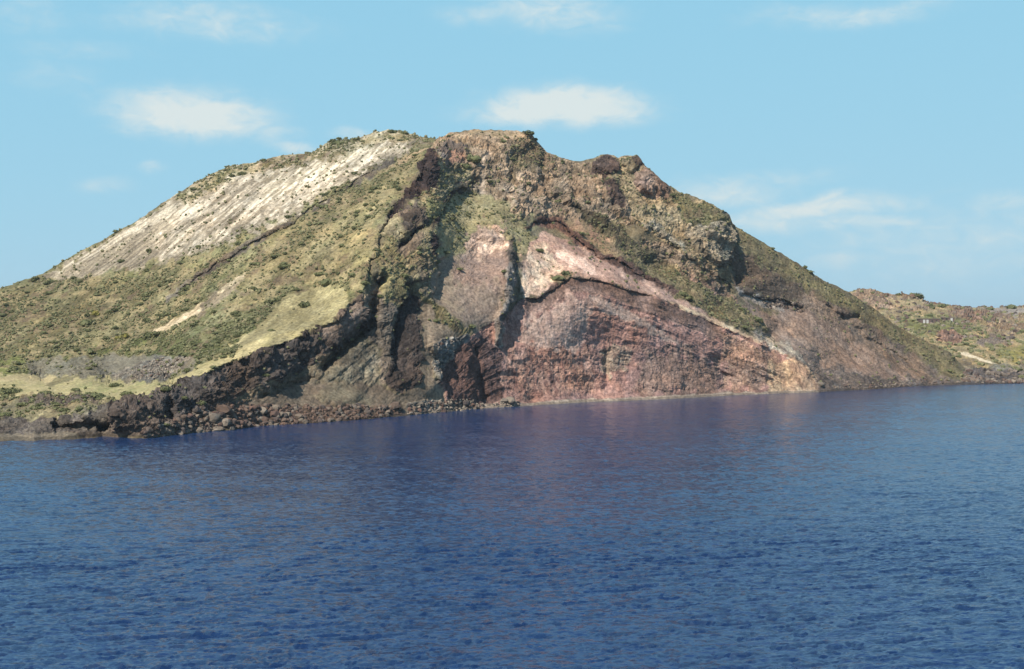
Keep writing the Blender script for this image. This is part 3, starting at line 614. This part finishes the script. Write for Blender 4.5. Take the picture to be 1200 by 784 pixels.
    return px, py, P, nrm, col, rgh, veg, np.concatenate(V), np.concatenate(CC), np.concatenate(RR)
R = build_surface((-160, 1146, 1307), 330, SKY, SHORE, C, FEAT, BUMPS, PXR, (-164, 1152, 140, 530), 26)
gpx, gpy, GP, GN, gcol, grgh, gveg, VV, CC, RR = R
# split into named ground pieces by where they lie
def split_grid(VV, CC, RR, px, py, regs, base, mat, labels):
    r, c = VV.shape[:2]
    ptype = np.zeros((r, c), int)
    for i, poly in regs:
        m = poly_sd(poly, px, py) > 0
        sub = ptype[1:1+px.shape[0]]; sub[m] = i
    fid = ptype[:-1, :-1]
    idx = np.arange(r*c).reshape(r, c)
    Fq = np.stack([idx[:-1, :-1], idx[:-1, 1:], idx[1:, 1:], idx[1:, :-1]], -1)
    V = VV.reshape(-1, 3); Cc = CC.reshape(-1, 3); Rr = RR.reshape(-1)
    for i, (nm, lab) in labels.items():
        f = Fq[fid == i]
        if not len(f): continue
        u, inv = np.unique(f, return_inverse=True)
        o = mesh_np(nm, V[u], inv.reshape(-1, 4), mat, smooth=False, attrs={'col': Cc[u], 'rgh': Rr[u]})
        tag(o, lab, kind='structure')
split_grid(VV, CC, RR, gpx, gpy, [(1, CLIFF), (2, LAVA), (3, TERR), (4, BEACH), (4, BEACH2)], 'hill', MT, {
 0: ('hill', 'volcanic cone with scrubby flanks and rocky summit'), 1: ('sea_cliff', 'reddish banded sea cliff below the pink slope'),
 2: ('lava_ridge', 'dark broken lava ridge cutting down the cone to the sea'), 3: ('grass_slope', 'pale yellow grass slope above the dark lava edge'),
 4: ('beach', 'narrow grey shingle beach at the waterline')})

# ------------------------------------------------------------------ land beyond the cone on the right
SKY2 = [(960,350,860),(994,342,860),(1011,337.5,860),(1035,343,860),(1053,345,860),(1074,345,850),(1083,352,850),(1096,357,860),(1126,360,880),(1139,361,900),(1157,360,920),(1181,360,930),(1200,360,930),(1300,362,940),(1400,380,940)]
SHORE2 = [(960,453),(1080,452),(1118,451),(1200,449),(1300,448),(1400,450)]
C2 = [(x, y, 36000/(y-390)) for x, y in dens(SHORE2, 40)]+dens(SKY2, 30)
C2 += [(1118,440,618),(1160,436,632),(1200,436,640),(1300,436,640),(1120,413,668),(1159,424,650),(1200,418,672),(1300,418,672),(1085,381,742),(1000,381,742),(1110,377,752),(1150,395,715),(1200,395,720),(1300,395,720),
 (1060,360,800),(1150,372,800),(1200,375,800),(1050,400,700),(1100,400,700),(1000,420,650),(1130,368,815)]
REG2 = [
 ([(900,480),(900,300),(1420,300),(1420,480)], (160,144,100), (136,122,88), 'n', 5, .6, .3),
 ([(990,346),(1011,336),(1050,343),(1080,346),(1096,356),(1080,365),(1040,362),(1005,360)], (152,130,102), (118,100,82), 'w', 3, 1.4, .15),
 ([(1040,352),(1078,350),(1080,358),(1050,362)], (168,150,104), (150,134,92), 'n', 3, .3, .1),
 ([(1060,372),(1120,368),(1150,380),(1130,390),(1080,392),(1060,384)], (142,146,84), (118,124,70), 'n', 4, .5, .6),
 ([(1110,362),(1160,364),(1200,372),(1160,376),(1120,372)], (146,120,94), (112,90,76), 'w', 4, 1.3, .15),
 ([(1150,360),(1420,360),(1420,366),(1160,368)], (150,142,128), (138,130,118), 'n', 3, .3, .05),
 ([(1160,378),(1420,378),(1420,396),(1150,388)], (164,140,104), (130,110,86), 'w', 4, 1.2, .1),
 ([(1097,392),(1112,388),(1130,396),(1128,404),(1104,402)], (158,122,98), (110,86,74), 'w', 2, 1.6, .05),
 ([(1142,402),(1160,392),(1190,394),(1188,404),(1160,408)], (132,118,100), (108,96,84), 'w', 3, .8, .15),
 ([(1165,418),(1190,402),(1420,400),(1420,420),(1180,424)], (176,168,84), (148,142,78), 'n', 4, .4, .35),
 ([(1119,412),(1134,415),(1159,423),(1170,428),(1157,425),(1130,418)], (222,210,176), (206,192,158), 'n', .8, .1, 0),
 ([(1110,424),(1150,428),(1420,430),(1420,440),(1150,440),(1110,436)], (122,116,92), (104,98,82), 'w', 4, .7, .2),
 ([(1110,438),(1150,436),(1420,436),(1420,454),(1110,454)], (104,96,88), (78,72,70), 'w', 2, 1.2, .02),
 ([(1110,444),(1124,441),(1142,441),(1140,446),(1112,448)], (176,160,128), (150,136,112), 'n', 1.2, .1, 0),
]
R2 = build_surface((960, 1400, 441), 120, SKY2, SHORE2, C2, [('crack', [(1097,396),(1110,402),(1125,400)], 6, 3, 0, 0), ('step', [(1060,346),(1084,350),(1100,358)], 6, 2, 12, 1)], [(1022,342,14,5,8), (1070,345,10,3,6)], REG2, (956, 1404, 320, 460), 18)
hpx, hpy, HP, HN, hcol, hrgh, hveg, V2, CC2, RR2 = R2
split_grid(V2, CC2, RR2, hpx, hpy, [], 'far_hill', MT, {0: ('far_hill', 'low rocky scrubland beyond the cone on the right')})

# ------------------------------------------------------------------ shrubs
def ico(sub):
    import bmesh
    bm = bmesh.new(); bmesh.ops.create_icosphere(bm, subdivisions=sub, radius=1)
    v = np.array([q.co[:] for q in bm.verts]); f = np.array([[q.index for q in p.verts] for p in bm.faces]); bm.free()
    return v, f
def clump(seed, sub=1, leaves=0):
    """low shrub: a broken crown of lobes with leaf sprays standing out of it"""
    rg = np.random.default_rng(seed); V = []; Fc = []; n = 0
    for k in range(5 if leaves else 3):
        v, f = ico(sub)
        v = v*(1+rg.normal(0, .2, (len(v), 1)))
        a = rg.uniform(0, 6.28); r = .5*rg.uniform(.3, 1) if k else 0
        s = rg.uniform(.42, .72) if k else .75
        v = v*np.array([s, s, s*.8])+np.array([math.cos(a)*r, math.sin(a)*r, .32+rg.uniform(-.1, .25)])
        v[:, 2] = np.maximum(v[:, 2], -.25); V.append(v); Fc.append(f+n); n += len(v)
    for k in range(leaves):
        d = rg.normal(0, 1, 3); d[2] = abs(d[2]); d /= np.linalg.norm(d)
        c = d*np.array([1.0, 1.0, .85])*rg.uniform(.75, 1.12)+np.array([0, 0, .2]); a = rg.normal(0, .13, 3); b = rg.normal(0, .13, 3)
        V.append(np.array([c-a, c+a, c+b+d*.08])); Fc.append(np.array([[n, n+1, n+2]])); n += 3
    return np.concatenate(V), np.concatenate(Fc)
GREEN = island_mat('scrub_leaves', [(100,106,66),(146,142,94),(122,126,78),(160,152,108),(110,118,74),(150,148,96)], 2.5)
GREENO = island_mat('shrub_leaves', [(104,112,68),(140,140,90),(118,128,76),(128,130,82)], 2.5)
YEL = island_mat('broom_flowers', [(176,164,60),(150,150,70)], 3)
# candidate places
def scatter(P, Nn, veg, px, py, n, seed, thin=None):
    rg = np.random.default_rng(seed)
    cell = np.linalg.norm(np.gradient(P, axis=1), axis=-1)*np.linalg.norm(np.gradient(P, axis=0), axis=-1)
    x, y, z = P[..., 0], P[..., 1], P[..., 2]
    cl = sm(fbm(x/6, y/6, z/6, 3, 200), .36, .62)*.85+.15
    p = veg*cl*np.minimum(cell, .6)
    p = p*(z > 1.5)
    p = p.ravel()/p.sum()
    k = rg.choice(p.size, n, replace=False, p=p)
    return k
def join_copies(name, temps, pos, size, rot, mat, flat=1.0):
    V = []; Fc = []; n = 0
    for q, (v, f) in enumerate(temps):
        sel = np.arange(len(pos)) % len(temps) == q
        ps, ss, rr = pos[sel], size[sel], rot[sel]
        c, s = np.cos(rr)[:, None], np.sin(rr)[:, None]
        X_ = (v[None, :, 0]*c-v[None, :, 1]*s)*ss[:, None]; Y_ = (v[None, :, 0]*s+v[None, :, 1]*c)*ss[:, None]; Z_ = v[None, :, 2]*ss[:, None]*flat
        W = np.stack([X_, Y_, Z_], -1)+ps[:, None, :]
        m = len(ps); V.append(W.reshape(-1, 3)); Fc.append((f[None]+(np.arange(m)*len(v))[:, None, None]).reshape(-1, 3)+n); n += m*len(v)
    return mesh_np(name, np.concatenate(V), np.concatenate(Fc), mat)
T1 = [clump(s) for s in range(6)]
def clump0(seed):
    rg = np.random.default_rng(seed); v, f = ico(1); v = v*(1+rg.normal(0, .22, (len(v), 1)))*np.array([1, 1, .8]); v[:, 2] += .2
    return v, f
T0 = [clump0(50+s) for s in range(8)]
ks = scatter(GP, GN, gveg, gpx, gpy, 14500, 3)
rg = np.random.default_rng(5)
size = rg.lognormal(-.92, .42, len(ks)); size = np.clip(size, .18, 1.3)
pos = GP.reshape(-1, 3)[ks]
sx = gpx.ravel()[ks]; sy = gpy.ravel()[ks]
vis = size/pos[:, 1]
order = np.argsort(-vis*((sx > 0) & (sx < 1200))); big = order[:270]; rest = order[270:]
o = join_copies('scrub', T1, pos[rest], size[rest], rg.uniform(0, 6.28, len(rest)), GREEN)
tag(o, 'low olive scrub scattered over the slopes of the volcanic cone', 'scrub', kind='stuff')
ks2 = scatter(HP, HN, hveg, hpx, hpy, 1500, 8)
o = join_copies('scrub', T0, HP.reshape(-1, 3)[ks2], rg.uniform(.5, 1.6, len(ks2)), rg.uniform(0, 6.28, len(ks2)), GREEN)
tag(o, 'scrub dotted over the low rocky land beyond the cone', 'scrub', kind='stuff')
BIGM = []
for s in range(6):
    v, f = clump(100+s, 2, 160)
    ob = mesh_np('shrub', v, f, GREENO); BIGM.append(ob.data); bpy.data.objects.remove(ob)
MARKS = [(383,332,'the round dark shrub atop the yellow slope'),(357,358,'the lone shrub on the yellow slope'),(318,386,'the small shrub low on the yellow slope'),(102,380,'the biggest dark bush in the left scrub'),
 (148,461,'the round bush on the terrace'),(113,465,'the dark bush beside the stone bank'),(14,460,'the green thicket on the terrace'),(60,430,'the left end of the grey scree'),(212,408,'the tall dark bush above the scree'),
 (176,391,'the foot of the pale furrow'),(288,320,'the top of the pale furrow'),(150,435,'the smooth part of the grey scree'),(200,435,'the tumbled part of the grey scree'),(150,397,'the yellow broom'),(52,320,'the bottom of the left skyline'),
 (128,280,'the foot of the white streaks'),(230,215,'the green shoulder on the left skyline'),(300,230,'the middle of the white slope'),(390,166,'the tall shrub on the left skyline'),(459,155,'the shrub on the left summit'),(440,190,'the orange strip under the left summit'),
 (340,262,'the middle of the dark scarp line'),(237,322,'the lower end of the dark scarp line'),(504,182,'the dark pointed crag'),(446,270,'the narrow dark lava rib'),(430,330,'the deep dark gully'),(400,365,'the corner of the yellow slope'),
 (470,250,'the brown rock between the ribs'),(484,280,'the slanting dark gully'),(515,240,'the second lava rib'),(500,330,'the foot of the second rib'),(458,350,'the lit spur in the gullies'),(552,190,'the large green summit bush'),(525,190,'the orange rock'),
 (580,153,'the flat summit'),(622,158,'the right end of the flat summit'),(560,215,'the top of the second rib'),(560,250,'the green hollow'),(575,265,'the pale pink knob'),(620,285,'the top of the grey dyke'),(600,350,'the middle of the grey dyke'),
 (530,375,'the green crest above the scree chute'),(516,420,'the grey broken edge'),(658,187,'the saddle right of the summit'),(712,190,'the dark skyline crag'),(742,188,'the second skyline crag'),(765,210,'the brown rock knob'),(713,222,'the dark pinnacle'),
 (640,256,'the top of the brown scarp'),(700,298,'the middle of the brown scarp'),(775,275,'the grey ledge'),(840,280,'the tall grey crag'),(800,230,'the right crest'),(655,325,'the bush on the cliff lip'),(806,350,'the dark shrub above the white streak'),
 (886,376,'the end of the green ledge'),(740,290,'the upper green ledge'),(905,291,'the lone bush on the right skyline'),(950,320,'the middle of the right skyline'),(918,358,'the dark ledge on the right slope'),(995,374,'the small dark cave'),(1060,400,'the lower right shoulder'),
 (60,495,'the low rock shore at left'),(30,478,'the rough bank below the terrace'),(20,405,'the left edge of the flank')]
ORD = ['nearest', 'second nearest', 'third nearest', 'fourth nearest', 'fifth nearest', 'sixth nearest', 'seventh nearest', 'eighth nearest', 'ninth nearest', 'tenth nearest', 'eleventh nearest', 'twelfth nearest']+[q+' nearest' for q in 'thirteenth fourteenth fifteenth sixteenth seventeenth eighteenth nineteenth twentieth twenty-first twenty-second twenty-third twenty-fourth twenty-fifth'.split()]
def name_by_marks(pts, marks, what):
    """one label each: its rank by distance on its own side of the nearest landmark"""
    bins = {}
    for i, (x, y) in enumerate(pts):
        k = min(range(len(marks)), key=lambda q: (marks[q][0]-x)**2+(marks[q][1]-y)**2); dx, dy = x-marks[k][0], y-marks[k][1]
        a = math.degrees(math.atan2(-dy, dx)) % 360
        side = ['right of', 'above right of', 'straight above', 'above left of', 'left of', 'below left of', 'straight below', 'below right of'][int((a+22.5)//45) % 8]
        bins.setdefault((k, side), []).append((dx*dx+dy*dy, i))
    out = [None]*len(pts)
    for (k, side), l in bins.items():
        for q, (_, i) in enumerate(sorted(l)): out[i] = '%s %s %s %s' % (ORD[min(q, 24)], what, side, marks[k][2])
    return out
def place(meshes, i, name, loc, s, rz, label, cat, group=None, flat=.78):
    ob = bpy.data.objects.new(name, meshes[i % len(meshes)]); COL.objects.link(ob)
    ob.location = loc; ob.scale = (s*(1+.5*math.sin(i*2.3)**2), s*.9, s*flat) if name == 'shrub' else (s, s, s); ob.rotation_euler = (0, 0, rz)
    return tag(ob, label, cat, group)
def ground(px, py, far=False):
    A, B_, G_ = (hpx, hpy, HP) if far else (gpx, gpy, GP)
    c = int(np.clip(np.argmin(np.abs(A[0]-px)), 0, A.shape[1]-1)); r = int(np.argmin(np.abs(B_[:, c]-py)))
    return G_[r, c]
LB = name_by_marks([(sx[k], sy[k]) for k in big], MARKS, 'larger green shrub')
for i, k in enumerate(big):
    g = 'shrubs on the left flank of the cone' if sx[k] < 440 else 'shrubs among the ribs and the summit rocks' if sx[k] < 640 else 'shrubs on the right side of the cone'
    place(BIGM, i, 'shrub', pos[k], min(size[k], 1.4), rg.uniform(0, 6.28), LB[i], 'shrub', g)
SINGLE = [(383,332,2.1,'round dark shrub at the top of the yellow grass slope'),(357,358,2.0,'lone dark shrub halfway down the yellow grass slope'),(318,386,.9,'small lone shrub low on the yellow grass slope'),
 (346,396,1.0,'small shrub on the grass right at the dark lava edge'),(102,380,2.6,'large dark round bush alone in the left flank scrub'),(148,461,1.3,'small round bush on the yellow terrace behind the black lava block'),
 (113,465,2.0,'dark bush at the right end of the terrace stone bank'),(106,463,1.6,'bush beside the larger dark one at the terrace stone bank'),(14,460,2.4,'wide green bush at the left picture edge of the terrace'),(4,461,2.2,'left half of the green thicket at the picture edge'),
 (28,477,1.2,'small dark bush on the rough bank under the terrace'),(212,408,2.6,'tall dark bush in the middle of the band above the scree'),(176,394,2.0,'dark bush where the pale furrow meets the green band'),(186,393,1.7,'second dark bush at the foot of the pale furrow'),
 (552,190,3.4,'large bright green bush on the summit crag beside the orange rock'),(545,196,2.2,'lower left companion of the large green summit bush'),(390,166,2.0,'tall dark shrub on the skyline of the white shoulder'),(396,169,1.8,'dark shrub just right of the tallest skyline one'),
 (459,155,1.8,'shrub on the very top of the left summit'),(474,156,1.5,'shrub on the skyline right of the left summit'),(618,158,2.0,'green shrub at the right end of the flat summit'),(658,188,1.4,'shrub in the saddle right of the main summit'),
 (905,291,1.2,'small bush standing up on the straight right skyline'),(627,163,1.3,'shrub on the drop right of the flat summit'),(653,327,1.9,'green shrub on the lip of the red cliff'),(663,321,1.7,'upper shrub on the lip of the red cliff'),
 (592,318,1.2,'shrub clinging to the grey dyke above the red rocks'),(886,376,2.2,'large green shrub at the lower end of the slanting ledge'),(806,350,2.2,'dark green shrub on the slanting ledge above the white streak'),(798,347,1.8,'left neighbour of the dark green shrub above the white streak')]
for i, (x, y, s, lab) in enumerate(SINGLE):
    p = ground(x, y+1); place(BIGM, i, 'shrub', p-np.array([0, 0, s*.15]), s*.95, i*1.3, lab, 'shrub')
for i, (x, y, s, lab) in enumerate([(1185,361,3.4,'round dark bush on the far right skyline'),(1074,348,3.2,'dark bushes at the end of the far rocky crest'),(1078,349,2.6,'right hand bush at the end of the far rocky crest'),(1053,347,1.6,'small bush on the far crest left of the dark ones'),
 (1104,360,2.8,'bush on the far skyline right of the pointed rock'),(1091,360,2.6,'pointed bush in the dip of the far skyline'),(1160,362,2.0,'low bush on the far skyline before the round dark one')]):
    p = ground(x, y+1, True); place(BIGM, i, 'shrub', p, s, i*2.1, lab, 'shrub')
for i, (x, y, s, lab) in enumerate([(112,371,1.5,'yellow flowering broom beside the large dark bush'),(147,396,1.4,'yellow flowering broom left of the green band'),(138,398,1.1,'small yellow broom at the lower left of the flank')]):
    v, f = clump(300+i, 1, 120); ob = mesh_np('broom_shrub', v*s, f, YEL); ob.location = ground(x, y); tag(ob, lab, 'shrub')

# ------------------------------------------------------------------ boulders
def rock(seed, sub=2):
    rg_ = np.random.default_rng(seed); v, f = ico(sub)
    for k in range(9):                                   # flat breaks
        n = rg_.normal(0, 1, 3); n /= np.linalg.norm(n); dd = rg_.uniform(.55, .85)
        h = v@n; v = v-np.outer(np.maximum(h-dd, 0), n)
    v = v*(1+rg_.normal(0, .04, (len(v), 1)))*np.array([1.1, .9, .75])
    return v, f
ROCKM = island_mat('boulder_stone', [(106,94,84),(146,132,112),(118,94,78),(160,146,126),(94,84,78),(134,102,84)], 1.2, obj=True)
ROCKS = island_mat('rubble_stone', [(104,94,84),(146,132,114),(122,98,82),(164,150,130),(92,82,76),(138,104,84)], 1.2)
ROCKG = island_mat('grey_rubble_stone', [(138,126,108),(172,156,134),(104,94,84),(154,142,120)], 1.2, gain=1.7)
ROCKR = island_mat('rusty_rubble_stone', [(124,98,82),(142,116,96),(94,80,70),(130,100,80)], 1.2)
RM = []
for s in range(8):
    v, f = rock(s); ob = mesh_np('boulder', v, f, ROCKM); RM.append(ob.data); bpy.data.objects.remove(ob)
T_R = [rock(40+s, 1) for s in range(8)]
ZN = [ # polygon, count, size lo/hi, group label, material set, share that are individuals
 ([(166,506),(200,496),(236,484),(262,484),(262,505),(200,511),(168,513)], 360, .25, 1.8, 'dark boulder', ROCKS, 60),
 ([(258,480),(300,474),(345,476),(345,497),(262,504)], 480, .25, 1.9, 'brown boulder', ROCKR, 60),
 ([(340,478),(430,476),(470,476),(470,487),(420,491),(345,497)], 480, .25, 1.6, 'rusty boulder', ROCKR, 60),
 ([(478,476),(505,472),(540,468),(566,474),(566,479),(520,483),(478,487)], 380, .25, 1.6, 'pale grey boulder', ROCKG, 60),
 ([(568,474),(606,470),(610,474),(580,478)], 60, .4, 1.1, 'grey rock', ROCKG, 12),
 ([(166,446),(150,440),(188,422),(222,420),(216,430),(196,442)], 320, .3, .9, 'pale block', ROCKG, 20),
 ([(965,456),(1010,450),(1110,444),(1112,450),(1010,456)], 160, .4, 1.2, 'dark shore rock', ROCKS, 12),
 ([(505,402),(530,398),(545,396),(528,420),(514,448),(508,430)], 120, .3, .9, 'grey block', ROCKG, 8),
 ([(20,474),(44,464),(110,464),(112,472),(60,475)], 160, .2, .6, 'loose stone', ROCKS, 4),
 ([(890,352),(940,354),(940,364),(900,362)], 60, .6, 1.5, 'dark block', ROCKS, 5)]
ZG = ['heap under the black lava edge at lower left', 'shore below the lava face', 'shore under the brown talus mound', 'pale rock pile left of the red cliff', 'foot of the red cliff', 'tumbled scree bank', 'shore under the brown right slope',
 'broken grey edge left of the red rock', 'stone bank edging the terrace', 'dark ledge on the right slope']
RMARKS = [(176,506,'the left end of the shore heap'),(200,498,'the middle of the left shore heap'),(228,484,'the rounded boulder high in the heap'),(247,491,'the flat faced grey boulder'),(262,484,'the largest grey boulder'),(262,498,'the low broad grey boulder'),
 (283,497,'the orange brown boulder'),(300,485,'the top of the brown rubble'),(322,489,'the broad brown boulder'),(350,490,'the dark boulder below the talus'),(380,484,'the foot of the left talus mound'),(405,487,'the shore under the talus mound'),(430,484,'the ochre boulder'),
 (461,478,'the dark upright block'),(490,480,'the left end of the pale rock pile'),(516,477,'the middle of the pale rock pile'),(545,474,'the pale flat slab'),(564,477,'the right end of the pale rock pile'),(598,472,'the flat slab under the red cliff'),
 (175,438,'the middle of the tumbled scree'),(210,426,'the top of the tumbled scree'),(516,420,'the broken grey edge'),(538,400,'the top of the broken grey edge'),(962,452,'the dark rock pillar'),(1000,453,'the start of the brown shore'),(1050,450,'the middle of the brown shore'),
 (1100,447,'the far end of the brown shore'),(910,357,'the left part of the dark ledge'),(932,360,'the right part of the dark ledge'),(60,468,'the stone bank of the terrace'),(100,468,'the right end of the stone bank')]
for zi, (poly, cnt, lo, hi, lab, mat, nind) in enumerate(ZN):
    rz = np.random.default_rng(600+zi); xs = [p[0] for p in poly]; ys = [p[1] for p in poly]; pts = []
    while len(pts) < cnt:
        qx = rz.uniform(min(xs), max(xs), 400); qy = rz.uniform(min(ys), max(ys), 400)
        ok = poly_sd(poly, qx, qy) > 0; pts += list(zip(qx[ok], qy[ok]))
    pts = pts[:cnt]; W = np.array([ground(a, b) for a, b in pts]); S = lo+(hi-lo)*rz.beta(1.0, 4.6, cnt)
    W[:, 2] += S*.1; od = np.argsort(-S)
    LB = name_by_marks([pts[i] for i in od[:nind]], RMARKS, lab)
    for q, i in enumerate(od[:nind]):
        ob = place(RM, int(i), 'boulder', W[i], S[i], rz.uniform(0, 6.28), LB[q], 'boulder', 'boulders of the '+ZG[zi])
        ob.rotation_euler = (rz.uniform(-.5, .5), rz.uniform(-.5, .5), rz.uniform(0, 6.28))
    ob = join_copies('rubble', T_R, W[od[nind:]], S[od[nind:]], rz.uniform(0, 6.28, cnt-nind), mat)
    tag(ob, 'small stones of the '+ZG[zi], 'rubble', kind='stuff')
BIGR = [(247,491,2.6,'big pale grey boulder with a flat left face near the waterline'),(262,484,2.6,'largest grey boulder leaning against the lava face foot'),(228,484,1.8,'rounded boulder high in the heap under the lava edge'),(262,498,2.2,'low broad grey boulder at the water under the largest one'),
 (283,497,1.5,'orange brown boulder at the water edge'),(322,489,2.0,'broad brown boulder right of the orange one'),(350,490,1.7,'dark boulder below the brown talus'),(236,510,1.1,'wave-washed pale rock awash left'),(255,508,1.3,'low pale rock lying awash off the heap'),(271,506,1.1,'small pale rock awash nearest the boulders'),
 (430,484,1.5,'ochre boulder under the talus mound'),(461,478,2.6,'dark upright block on the shore between brown and grey rubble'),(545,474,2.0,'pale flat slab on the grey rock pile'),(598,472,2.6,'flat grey slab lying at the foot of the red cliff'),(590,470,1.6,'grey slab leaning behind the flat one'),(962,452,2.4,'dark rock pillar at the right end of the red cliff')]
for i, (x, y, s, lab) in enumerate(BIGR):
    ob = place(RM, i, 'boulder', ground(x, y)+np.array([0, 0, s*.15]), s*.85, i*.9, lab, 'boulder')
    ob.rotation_euler = (.2*(i % 3-1), .25*(i % 2), i*.9)
# stones on the far shore
rz = np.random.default_rng(77); W = []
for _ in range(420):
    x = rz.uniform(1118, 1330); y = rz.uniform(437, 449); W.append(ground(x, y, True))
W = np.array(W); ob = join_copies('rubble', T_R, W, rz.uniform(.6, 2.0, len(W)), rz.uniform(0, 6.28, len(W)), ROCKS)
tag(ob, 'dark boulders lining the far shore right of the cone', 'rubble', kind='stuff')
W = np.array([ground(rz.uniform(1000, 1330), rz.uniform(346, 400), True) for _ in range(420)])
ob = join_copies('rubble', T_R, W, rz.uniform(.5, 2.3, len(W)), rz.uniform(0, 6.28, len(W)), ROCKS)
tag(ob, 'brown boulders strewn over the far scrubland', 'rubble', kind='stuff')

# ------------------------------------------------------------------ low houses on the far slope
def plain(name, c, rough=.8):
    m, t, p = new_mat(name); g = N(t, 'ShaderNodeNewGeometry'); n = N(t, 'ShaderNodeTexNoise'); n.inputs['Scale'].default_value = 1.5; n.inputs['Detail'].default_value = 4
    t.links.new(g.outputs['Position'], n.inputs['Vector'])
    a = alb(c); t.links.new(mixc(t, n.outputs['Fac'], tuple(a*.75), tuple(np.minimum(a*1.25, .9))), p.inputs['Base Color']); p.inputs['Roughness'].default_value = rough; return m
MW = plain('brown_stone_wall', (136,112,100)); MRf = plain('flat_roof_plaster', (160,146,124)); MWh = plain('white_paint', (240,240,232)); MDk = plain('dark_opening', (60,54,52)); MGs = plain('shutter_wood', (84,72,60))
def box(name, c, s, mat, parent=None):
    x, y, z = c; a, b_, d = s[0]/2, s[1]/2, s[2]/2
    v = np.array([[x+i*a, y+j*b_, z+k*d] for i in (-1, 1) for j in (-1, 1) for k in (-1, 1)])
    f = np.array([[0, 1, 3, 2], [4, 6, 7, 5], [0, 4, 5, 1], [2, 3, 7, 6], [0, 2, 6, 4], [1, 5, 7, 3]])
    o = mesh_np(name, v, f, mat); o.parent = parent; return o
def house(px, py, w, d, h, rz, label, doors, wins):
    e = bpy.data.objects.new('stone_house', None); COL.objects.link(e); p = ground(px, py, True); e.location = (p[0], p[1], p[2]-.4); e.rotation_euler = (0, 0, rz)
    tag(e, label, 'house')
    box('wall', (0, d/2, h/2), (w, d, h), MW, e); box('roof', (0, d/2, h+.125), (w+.5, d+.5, .25), MRf, e); box('chimney', (w*.3, d*.6, h+.6), (.6, .6, .7), MW, e)
    for x in doors: dd = box('door', (x, -.05, 1.35), (1.3, .1, 2.3), MWh, e)
    for x in wins:
        wn = box('window', (x, -.04, 1.7), (.9, .08, .9), MDk, e)
        box('sill', (x, -.12, 1.2), (1.1, .2, .08), MRf, wn)
house(1090, 380, 11.5, 6, 3.0, .06, 'long low brown stone house with two white doors on the far slope', (-3.6, -1.6), (1.2, 3.8))
house(1112, 377, 6.5, 5, 2.4, -.05, 'small low brown house right of the long one on the far slope', (1.5,), (-1.4,))

# ------------------------------------------------------------------ air
import bmesh
bm = bmesh.new(); bmesh.ops.create_cube(bm, size=1)
hm = bpy.data.meshes.new('haze'); bm.to_mesh(hm); bm.free()
hz = bpy.data.objects.new('haze', hm); COL.objects.link(hz)
hz.scale = (20400, 20400, 147); hz.location = (0, 0, 66.5)
m = bpy.data.materials.new('sea_air'); m.use_nodes = True; t = m.node_tree; t.nodes.clear()
pv = N(t, 'ShaderNodeVolumePrincipled'); pv.inputs['Density'].default_value = .00008; pv.inputs['Color'].default_value = (.86, .93, 1, 1); pv.inputs['Anisotropy'].default_value = .3
oo = N(t, 'ShaderNodeOutputMaterial'); t.links.new(pv.outputs[0], oo.inputs['Volume']); hm.materials.append(m); tag(hz, kind='stuff')
